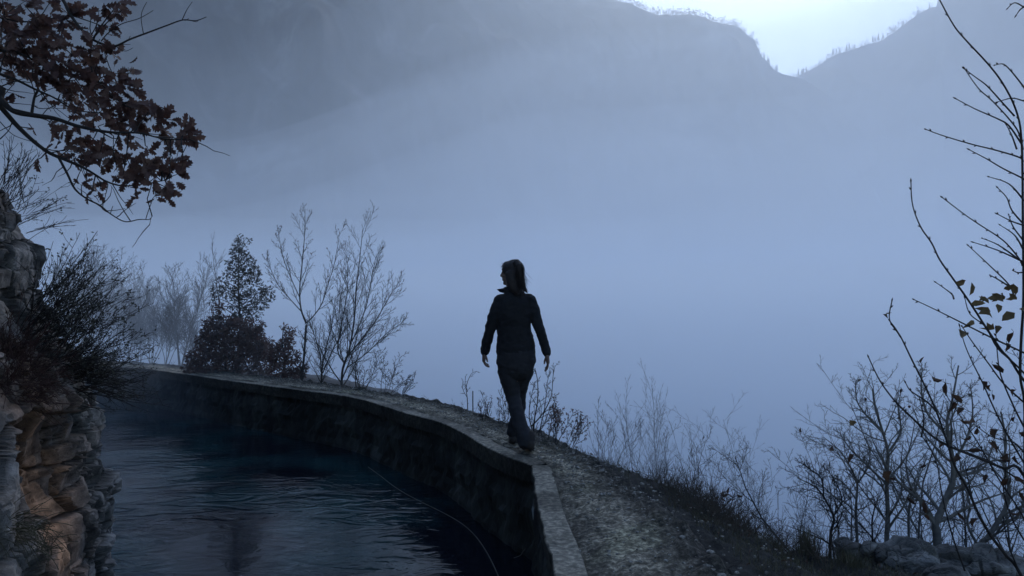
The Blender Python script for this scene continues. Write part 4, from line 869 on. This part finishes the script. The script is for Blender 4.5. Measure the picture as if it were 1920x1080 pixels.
tag(gb.build('dry_grass', M['grass']), 'short dry grass covering the slope beside the path', None, None, 'stuff')
# rim scrub: fine brown twigs along the slope edge
sb = MB(); rg = random.Random(74)
for _ in range(2600):
    if rg.random() < .45: x, y = rg.uniform(1.0, 4.0), rg.uniform(4.6, 6.0)
    elif rg.random() < .5: x, y = rg.uniform(1.15, 2.0), rg.uniform(4.4, 6.6)
    else: x, y = rg.uniform(-9, 1.0), rg.uniform(7, 17)
    s = dist_outer(x, y)
    if s < (.2 if y < 7 else .02) or s > 3.4: continue
    p = Vector((x, y, hill_z(x, y, s)-.02)); d = (UPV+rv(rg)*.45).normalized(); q = [p]; L = rg.uniform(.08, .24)
    for k in range(4): d = (d+rv(rg)*.15).normalized(); q.append(q[-1]+d*L/4)
    sb.tube(q, [.0022, .002, .0016, .0012, .001], 3)
    for _ in range(3):
        i = rg.randrange(1, 4); e = (d+rv(rg)*.7).normalized(); sb.tube([q[i], q[i]+e*L*.3], [.0013, .0009], 3)
M['scrub'] = mat('brown scrub twig', [(.035, .028, .024), (.10, .08, .062)], scale=6, rough=.95)
tag(sb.build('brown_scrub', M['scrub']), 'tangled low brown scrub along the rim of the slope', None, None, 'stuff')
def tuft(px, py, label, n, h, sp, seed):
    c = gnd(px, py, -.36); c.z = hill_z(c.x, c.y); mb = MB()
    blades(n, lambda rg: Vector((c.x+rg.gauss(0, sp), c.y+rg.gauss(0, sp), c.z-.03)), h, .0013, seed, mb, .45)
    tag(mb.build('grass_tuft', M['grass']), label, 'grass tuft')
tuft(1512, 1048, 'tall grass tuft at the slope rim, left of the small dark stone', 420, .17, .035, 81)
tuft(1450, 1052, 'shorter grass tuft just left of the tall one', 240, .09, .04, 82)
tuft(1590, 1066, 'spreading grass tuft between the tall tuft and the rounded boulder', 300, .10, .05, 83)
# fallen leaves
fl = MB(); rg = random.Random(75)
for _ in range(160):
    x, y = rg.uniform(1.1, 3.6), rg.uniform(2.6, 5.2); s = dist_outer(x, y)
    if s < .05: continue
    fl.leaf(Vector((x, y, hill_z(x, y, s)+.02)), Vector((rg.gauss(0, 1), rg.gauss(0, 1), .1)), Vector((rg.gauss(0, .3), rg.gauss(0, .3), 1)), rg.uniform(.02, .04), .015, .4, .2)
tag(fl.build('fallen_leaves', M['dryleaf']), 'scattered fallen leaves in the slope grass', None, None, 'stuff')
# cable against the wall
M['cable'] = mat('pale cable', [(.10, .095, .08), (.16, .15, .13)], scale=10, rough=.8)
def on_wall(px, py):
    for k in range(400):
        t = 3+k*.03; p = at(px, py, t); j = min(range(len(WC)), key=lambda i: (WC[i].x-p.x)**2+(WC[i].y-p.y)**2)
        if (p.x-WC[j].x)*WN[j].x+(p.y-WC[j].y)*WN[j].y > -.03: return p
        if p.z < -.73: return Vector((p.x, p.y, -.73))
WC = nearC+farC[1:]; WN = normals(WC)
cp = [on_wall(*q) for q in [(690, 876), (715, 893), (735, 912), (760, 926), (800, 948), (840, 966), (868, 982), (895, 1006), (915, 1038), (935, 1079), (945, 1110)]]
cb = MB(); cb.tube(catmull(smoothline(cp, 1), 5), [.0035]*(10*5+1), 6, True); tag(cb.build('cable', M['cable']), 'thin pale cable hanging along the dark canal wall', 'cable')
cp = [on_wall(*q)-Vector((.02, .02, 0)) for q in [(968, 1047), (980, 1040), (985, 1033), (990, 1027)]]
cb = MB(); cb.tube(catmull(cp, 4), [.003, .003, .0028]*4+[.002], 5, True); cb.tube([cp[2], cp[2]+Vector((.0, -.01, .05))], [.002, .001], 4)
tag(cb.build('dry_twig', M['cable']), 'short pale dry twig caught on the wall near the water', 'twig')
# ------------------------------------------------------------------ the walker
def solid(bm_, pts, rad, sides=14, flat=None):
    """closed tapered limb with rounded ends; rad entries may be (rx, ry) ; rings follow the path"""
    n = len(pts); P = list(pts); Rr = [r if isinstance(r, tuple) else (r, r) for r in rad]
    rings = []
    for i in range(n):
        d = (P[min(i+1, n-1)]-P[max(i-1, 0)]).normalized(); a = Vector((1, 0, 0)); a = (a-d*a.dot(d)); 
        if a.length < .15: a = Vector((0, 0, 1))-d*d.z
        a.normalize(); b = d.cross(a).normalized(); rings.append((P[i], a, b, Rr[i], d))
    seq = []
    p, a, b, (rx, ry), d = rings[0]; rm = min(rx, ry)
    for t in (80, 50, 25): seq.append((p-d*rm*math.sin(R(t)), a, b, rx*math.cos(R(t)), ry*math.cos(R(t))))
    for p, a, b, (rx, ry), d in rings: seq.append((p, a, b, rx, ry))
    p, a, b, (rx, ry), d = rings[-1]; rm = min(rx, ry)
    for t in (25, 50, 80): seq.append((p+d*rm*math.sin(R(t)), a, b, rx*math.cos(R(t)), ry*math.cos(R(t))))
    base = len(bm_.v)
    for p, a, b, rx, ry in seq:
        for k in range(sides):
            t = 2*math.pi*k/sides; q = p+a*math.cos(t)*rx+b*math.sin(t)*ry; bm_.v.append(tuple(q))
    for i in range(len(seq)-1):
        for k in range(sides):
            k2 = (k+1) % sides; bm_.f.append((base+i*sides+k, base+i*sides+k2, base+(i+1)*sides+k2, base+(i+1)*sides+k))
    bm_.f.append(tuple(base+k for k in range(sides))[::-1]); o = base+(len(seq)-1)*sides; bm_.f.append(tuple(o+k for k in range(sides)))
def blob(bm_, c, r, rot=None):
    b = bmesh.new(); bmesh.ops.create_icosphere(b, subdivisions=3, radius=1); base = len(bm_.v)
    for v in b.verts:
        q = Vector((v.co.x*r[0], v.co.y*r[1], v.co.z*r[2])); q = rot @ q if rot else q; bm_.v.append(tuple(c+q))
    b.faces.ensure_lookup_table()
    for f in b.faces: bm_.f.append(tuple(base+v.index for v in f.verts))
    b.free()
def fuse(name, mb, m, parent, vox, wrinkle=0, ws=14, smooth=4, loc=None):
    o = mb.build(name, m); 
    bm = bmesh.new(); bm.from_mesh(o.data); bmesh.ops.recalc_face_normals(bm, faces=bm.faces); bm.to_mesh(o.data); bm.free()
    r = o.modifiers.new('r', 'REMESH'); r.mode = 'VOXEL'; r.voxel_size = vox
    s = o.modifiers.new('s', 'SMOOTH'); s.iterations = smooth; s.factor = .5
    dg = bpy.context.evaluated_depsgraph_get(); me = bpy.data.meshes.new_from_object(o.evaluated_get(dg)); o.modifiers.clear(); old = o.data; o.data = me; bpy.data.meshes.remove(old); me.name = name
    if not me.materials: me.materials.append(m)
    if wrinkle:
        me.update(); nr = [v.normal.copy() for v in me.vertices]
        for v, n in zip(me.vertices, nr):
            c = v.co; k = Vector((c.x*.6, c.y*.6, c.z*1.5))*ws
            v.co = c+n*wrinkle*(noise.noise(k)+.6*noise.noise(Vector((c.x*1.1, c.y*1.1, c.z*2.2))*ws*1.7))
    me.polygons.foreach_set('use_smooth', [True]*len(me.polygons)); me.update()
    o.parent = parent; return o
def walker():
    foot = gnd(978, 846, -.004); root = thing('person', foot, 'walker seen from behind, dark jacket and trousers, high ponytail, on the canal path', 'person')
    k = foot.y/FPX
    X = lambda px: (px-978)*k
    Z = lambda py: (846-py)*k
    V = lambda px, py, y=0: Vector((X(px), y, Z(py)))
    skin = mat('skin', [(.11, .07, .056), (.15, .10, .08)], scale=8, rough=.6); jk = mat('dark jacket cloth', [(.006, .007, .009), (.012, .013, .016)], scale=40, rough=.9, bump=.001, bscale=300)
    tr_ = mat('dark trouser cloth', [(.014, .015, .019), (.025, .026, .031)], scale=18, rough=.92, bump=.001, bscale=300); hr = mat('dark brown hair', [(.010, .008, .008), (.028, .02, .018)], scale=6, rough=.6, stretch=(8, 8, 1), bump=.004, bscale=20)
    sh = mat('dark walking shoe leather', [(.012, .011, .011), (.03, .025, .022)], scale=20, rough=.7)
    # limbs' joints shared by body and clothes
    la = [V(938, 566), V(929, 588, -.01), V(922, 608, .0), V(917, 627, .03), V(912, 645, .06), V(909, 660, .09)]
    ra = [V(993, 565), V(1001, 586, -.01), V(1007, 604, -.03), V(1013, 624, -.045), V(1019, 642, -.05), V(1024, 660, -.05)]
    ll = [V(952, 678, .0), V(953, 700, .01), V(958, 722, .02), V(963, 745, .02), V(968, 768, -.04), V(975, 792, -.11), V(983, 818, -.17), V(987, 830, -.185)]
    rl = [V(983, 678, .0), V(981, 700, .05), V(977, 722, .11), V(975, 745, .18), V(974, 768, .21), V(970, 792, .27), V(966, 812, .31), V(965, 822, .33)]
    b = MB()
    solid(b, [V(965, 690), V(966, 660), V(966, 630), V(966, 600), V(966, 575), V(967, 560)], [(.145, .10), (.14, .10), (.12, .09), (.135, .095), (.15, .09), (.10, .07)])
    solid(b, [V(966, 562), V(962, 545), V(960, 530)], [.06, .052, .055])
    solid(b, la, [.045, .042, .038, .034, .030, .025]); solid(b, ra, [.045, .042, .038, .034, .030, .025])
    solid(b, ll, [.08, .078, .07, .055, .055, .048, .038, .035]); solid(b, rl, [.08, .078, .07, .055, .055, .048, .038, .035])
    # head, turned to the left
    hc = V(960, 513, .005); rot = Matrix.Rotation(R(62), 3, 'Z')  # local +Y is the face direction
    def H(x, y, z): return hc+rot @ Vector((x, y, z))
    blob(b, H(0, -.012, .018), (.073, .090, .088), rot); blob(b, H(0, .025, -.035), (.058, .062, .072), rot); blob(b, H(0, .062, -.088), (.026, .022, .018), rot)
    solid(b, [H(0, .086, .018), H(0, .097, -.006), H(0, .106, -.022), H(0, .092, -.032)], [.007, .009, .011, .010], 10)
    blob(b, H(0, .078, .030), (.045, .012, .010), rot); blob(b, H(0, .083, -.052), (.022, .010, .006), rot); blob(b, H(0, .081, -.064), (.020, .010, .006), rot)
    for s in (-1, 1):
        blob(b, H(.030*s, .073, .008), (.014, .010, .009), rot); blob(b, H(.073*s, -.004, -.010), (.008, .018, .030), rot); blob(b, H(.040*s, .055, -.025), (.02, .02, .02), rot)
    # hands
    def hand(w_, dirv, side, curl, seed):
        d = dirv.normalized(); inn = Vector((side, 0, 0)); bk = d.cross(inn).normalized(); pc = w_+d*.05
        solid(b, [w_, w_+d*.025, w_+d*.055, w_+d*.085], [(.022, .020), (.020, .030), (.017, .037), (.015, .036)])
        for f, (off, L) in enumerate([(-.028, .068), (-.010, .077), (.009, .072), (.026, .056)]):
            q = w_+d*.085+Vector((0, 1, 0))*off; e = d.copy(); pts = [q-d*.01, q]; cu = curl*(1+.18*f)
            for j, l in enumerate((.42, .32, .26)):
                e = (e+inn*cu*(.55+.3*j)).normalized(); pts.append(pts[-1]+e*L*l)
            solid(b, pts, [.0088, .0088, .0082, .0076, .0062], 8)
        q = w_+d*.03+Vector((0, .026, 0)); t = [q, q+d*.02+Vector((side*.012, .014, 0)), q+d*.045+Vector((side*.024, .018, 0)), q+d*.066+Vector((side*.030, .012, 0))]
        solid(b, t, [.013, .011, .0095, .0075], 8)
    hand(V(908, 661, .09), Vector((-.08, .2, -1)), 1, .62, 1); hand(V(1024.5, 662, -.05), Vector((.12, -.05, -1)), -1, .30, 2)
    body = fuse('body', b, skin, root, .0042, smooth=2)
    # jacket
    j = MB()
    def ring(px0, px1, py, dep, y=0): return (V((px0+px1)/2, py, y), ((px1-px0)/2*k, dep))
    rr = [ring(930, 1004.5, 661, .125), ring(930.5, 1004, 652, .127), ring(931.5, 1001, 640, .120), ring(932, 998, 628, .115), ring(932, 995, 615, .112), ring(930, 996, 600, .117), ring(928, 998, 585, .120), ring(928, 999, 572, .113), ring(933, 995, 562, .10), ring(941, 988, 555, .085), ring(947, 981, 549, .072)]
    solid(j, [r[0] for r in rr], [r[1] for r in rr], 28)
    solid(j, la, [.058, .055, .048, .045, .044, .039]); solid(j, ra, [.058, .056, .048, .043, .041, .036])
    blob(j, V(941, 563), (.055, .065, .045)); blob(j, V(991, 562), (.055, .065, .045))
    fuse('jacket', j, jk, root, .0075, wrinkle=.0065, ws=16, smooth=3)
    c = MB()   # standing collar, its open front corner sticking out to the left
    n = 26; P = []
    for i in range(n+1):
        a = R(100)+R(320)*i/n; x, y = math.sin(a), math.cos(a); w0 = .062; 
        P.append([V(963, 551)+Vector((x*(w0+.012), y*(w0+.006), -.012)), V(963, 546)+Vector((x*(w0+.004), y*w0, 0)), V(962, 540)+Vector((x*(w0+.010), y*w0, .002)), V(962, 540)+Vector((x*(w0+.016), y*(w0+.006), -.004)), V(963, 547)+Vector((x*(w0+.018), y*(w0+.012), -.01))])
    c.grid(P)
    tip = V(931, 544, .05); q0 = len(c.v); c.v += [tuple(V(951, 538, .04)), tuple(V(946, 541, .05)), tuple(tip), tuple(V(937, 549, .055)), tuple(V(948, 552, .05)), tuple(V(950, 545, .075)), tuple(V(950, 545, .02))]
    c.f += [(q0, q0+1, q0+5), (q0+1, q0+2, q0+5), (q0+2, q0+3, q0+5), (q0+3, q0+4, q0+5), (q0, q0+6, q0+1), (q0+1, q0+6, q0+2), (q0+2, q0+6, q0+3), (q0+3, q0+6, q0+4)]
    o = c.build('collar', jk); o.parent = root
    # cuffs
    for nm, a_, b_, r in (('cuff', la[-2].lerp(la[-1], .55), la[-1]+(la[-1]-la[-2])*.12, .041), ('cuff', ra[-2].lerp(ra[-1], .55), ra[-1]+(ra[-1]-ra[-2])*.15, .039)):
        m_ = MB(); solid(m_, [a_, a_.lerp(b_, .5), b_], [r-.001, r+.002, r-.003], 18); fuse(nm, m_, jk, root, .005, wrinkle=.003, ws=30, smooth=2)
    # trousers
    t = MB()
    tt = [ring(932, 1003.5, 652, .118), ring(931, 1004.5, 664, .126), ring(931, 1004.5, 676, .128), ring(932, 1003, 688, .12)]
    solid(t, [r[0] for r in tt], [r[1] for r in tt], 26)
    solid(t, [V(950, 676), V(951, 698, .01), V(956, 720, .02), V(962, 744, .03), V(967, 766, -.03), V(974, 790, -.10), V(982, 810, -.14), V(986, 823, -.165)], [(.088, .10), (.082, .095), (.074, .085), (.065, .07), (.060, .068), (.061, .072), (.066, .08), (.070, .088)], 18)
    solid(t, [V(986, 676), V(984, 698, .04), V(979, 720, .10), V(976, 744, .16), V(975, 768, .21), V(970, 790, .26), V(965, 808, .30), V(963, 820, .32)], [(.085, .10), (.078, .095), (.066, .085), (.056, .07), (.052, .068), (.054, .07), (.058, .078), (.062, .086)], 18)
    fuse('trousers', t, tr_, root, .007, wrinkle=.008, ws=11, smooth=3)
    # shoes: rear one with raised heel, toe on the path
    for a_, z in (((V(993, 829, -.215), V(991, 838, -.15), V(989, 843.5, -.07), V(988, 844, .0)), 0), ((V(962.5, 821.5, .275), V(962, 823, .33), V(964, 824, .41), V(963, 825, .48)), 1)):
        s = MB(); pts = [q.copy() for q in a_]
        if z:
            pts = [Vector((q.x, q.y, .052)) for q in pts]
        else: pts[0].z = .095; pts[1].z = .075; pts[2].z = .050; pts[3].z = .045
        solid(s, pts, [(.040, .042), (.042, .048), (.044, .036), (.036, .026)], 14); solid(s, [pts[0]+Vector((0, .02, .03)), pts[0]+Vector((0, .035, .07))], [.040, .042], 12)
        sole = [q-Vector((0, 0, .028 if i < 2 else .02)) for i, q in enumerate(pts)]; solid(s, sole, [(.042, .014), (.043, .014), (.047, .014), (.038, .012)], 12)
        fuse('shoe', s, sh, root, .005, wrinkle=.001, smooth=2)
    # hair: cap, high ponytail, wisps
    h = MB(); blob(h, H(0, -.022, .024), (.081, .092, .092), rot); blob(h, H(0, -.045, -.02), (.074, .062, .075), rot); blob(h, H(0, .035, .072), (.055, .045, .030), rot)
    for s_ in (-1, 1): blob(h, H(.05*s_, .01, .03), (.030, .058, .055), rot)
    solid(h, [V(965, 497, -.05), V(969, 494.5, -.075), V(973, 500, -.10), V(975, 512, -.105), V(977, 524, -.105), V(980, 535, -.10), V(984, 545, -.095), V(988, 551, -.09)], [(.022, .022), (.030, .030), (.032, .032), (.029, .030), (.028, .026), (.024, .020), (.016, .013), (.006, .006)], 16)
    solid(h, [V(958, 515, -.08), V(962, 530, -.09), V(966, 543, -.095), V(970, 551, -.095)], [(.05, .03), (.055, .03), (.05, .026), (.03, .02)], 16)
    hair = fuse('hair', h, hr, root, .005, wrinkle=.003, ws=26, smooth=3)
    rg = random.Random(4); wv = MB()
    for i in range(200):
        p = V(975+rg.uniform(-9, 6), 500+rg.uniform(0, 32), -.11+rg.gauss(0, .018)); q = [p]; d = Vector((.16+rg.gauss(0, .12), rg.gauss(0, .1), -1))
        for _ in range(6): d = (d+rv(rg)*.08); q.append(q[-1]+d.normalized()*.022)
        wv.tube(q, [.0016, .0016, .0014, .0012, .001, .0008, .0005], 3)
    for i in range(26):
        p = H(rg.uniform(-.04, .04), .065+rg.uniform(-.01, .01), .075+rg.uniform(-.02, .01)); q = [p]; d = rot @ Vector((rg.gauss(0, .2), 1, -.2+rg.gauss(0, .3)))
        for _ in range(4): d = d+Vector((0, 0, -.45))+rv(rg)*.15; q.append(q[-1]+d.normalized()*.010)
        wv.tube(q, [.0012, .0012, .001, .0008, .0005], 3)
    o = wv.build('hair_wisps', hr); o.parent = hair
walker()
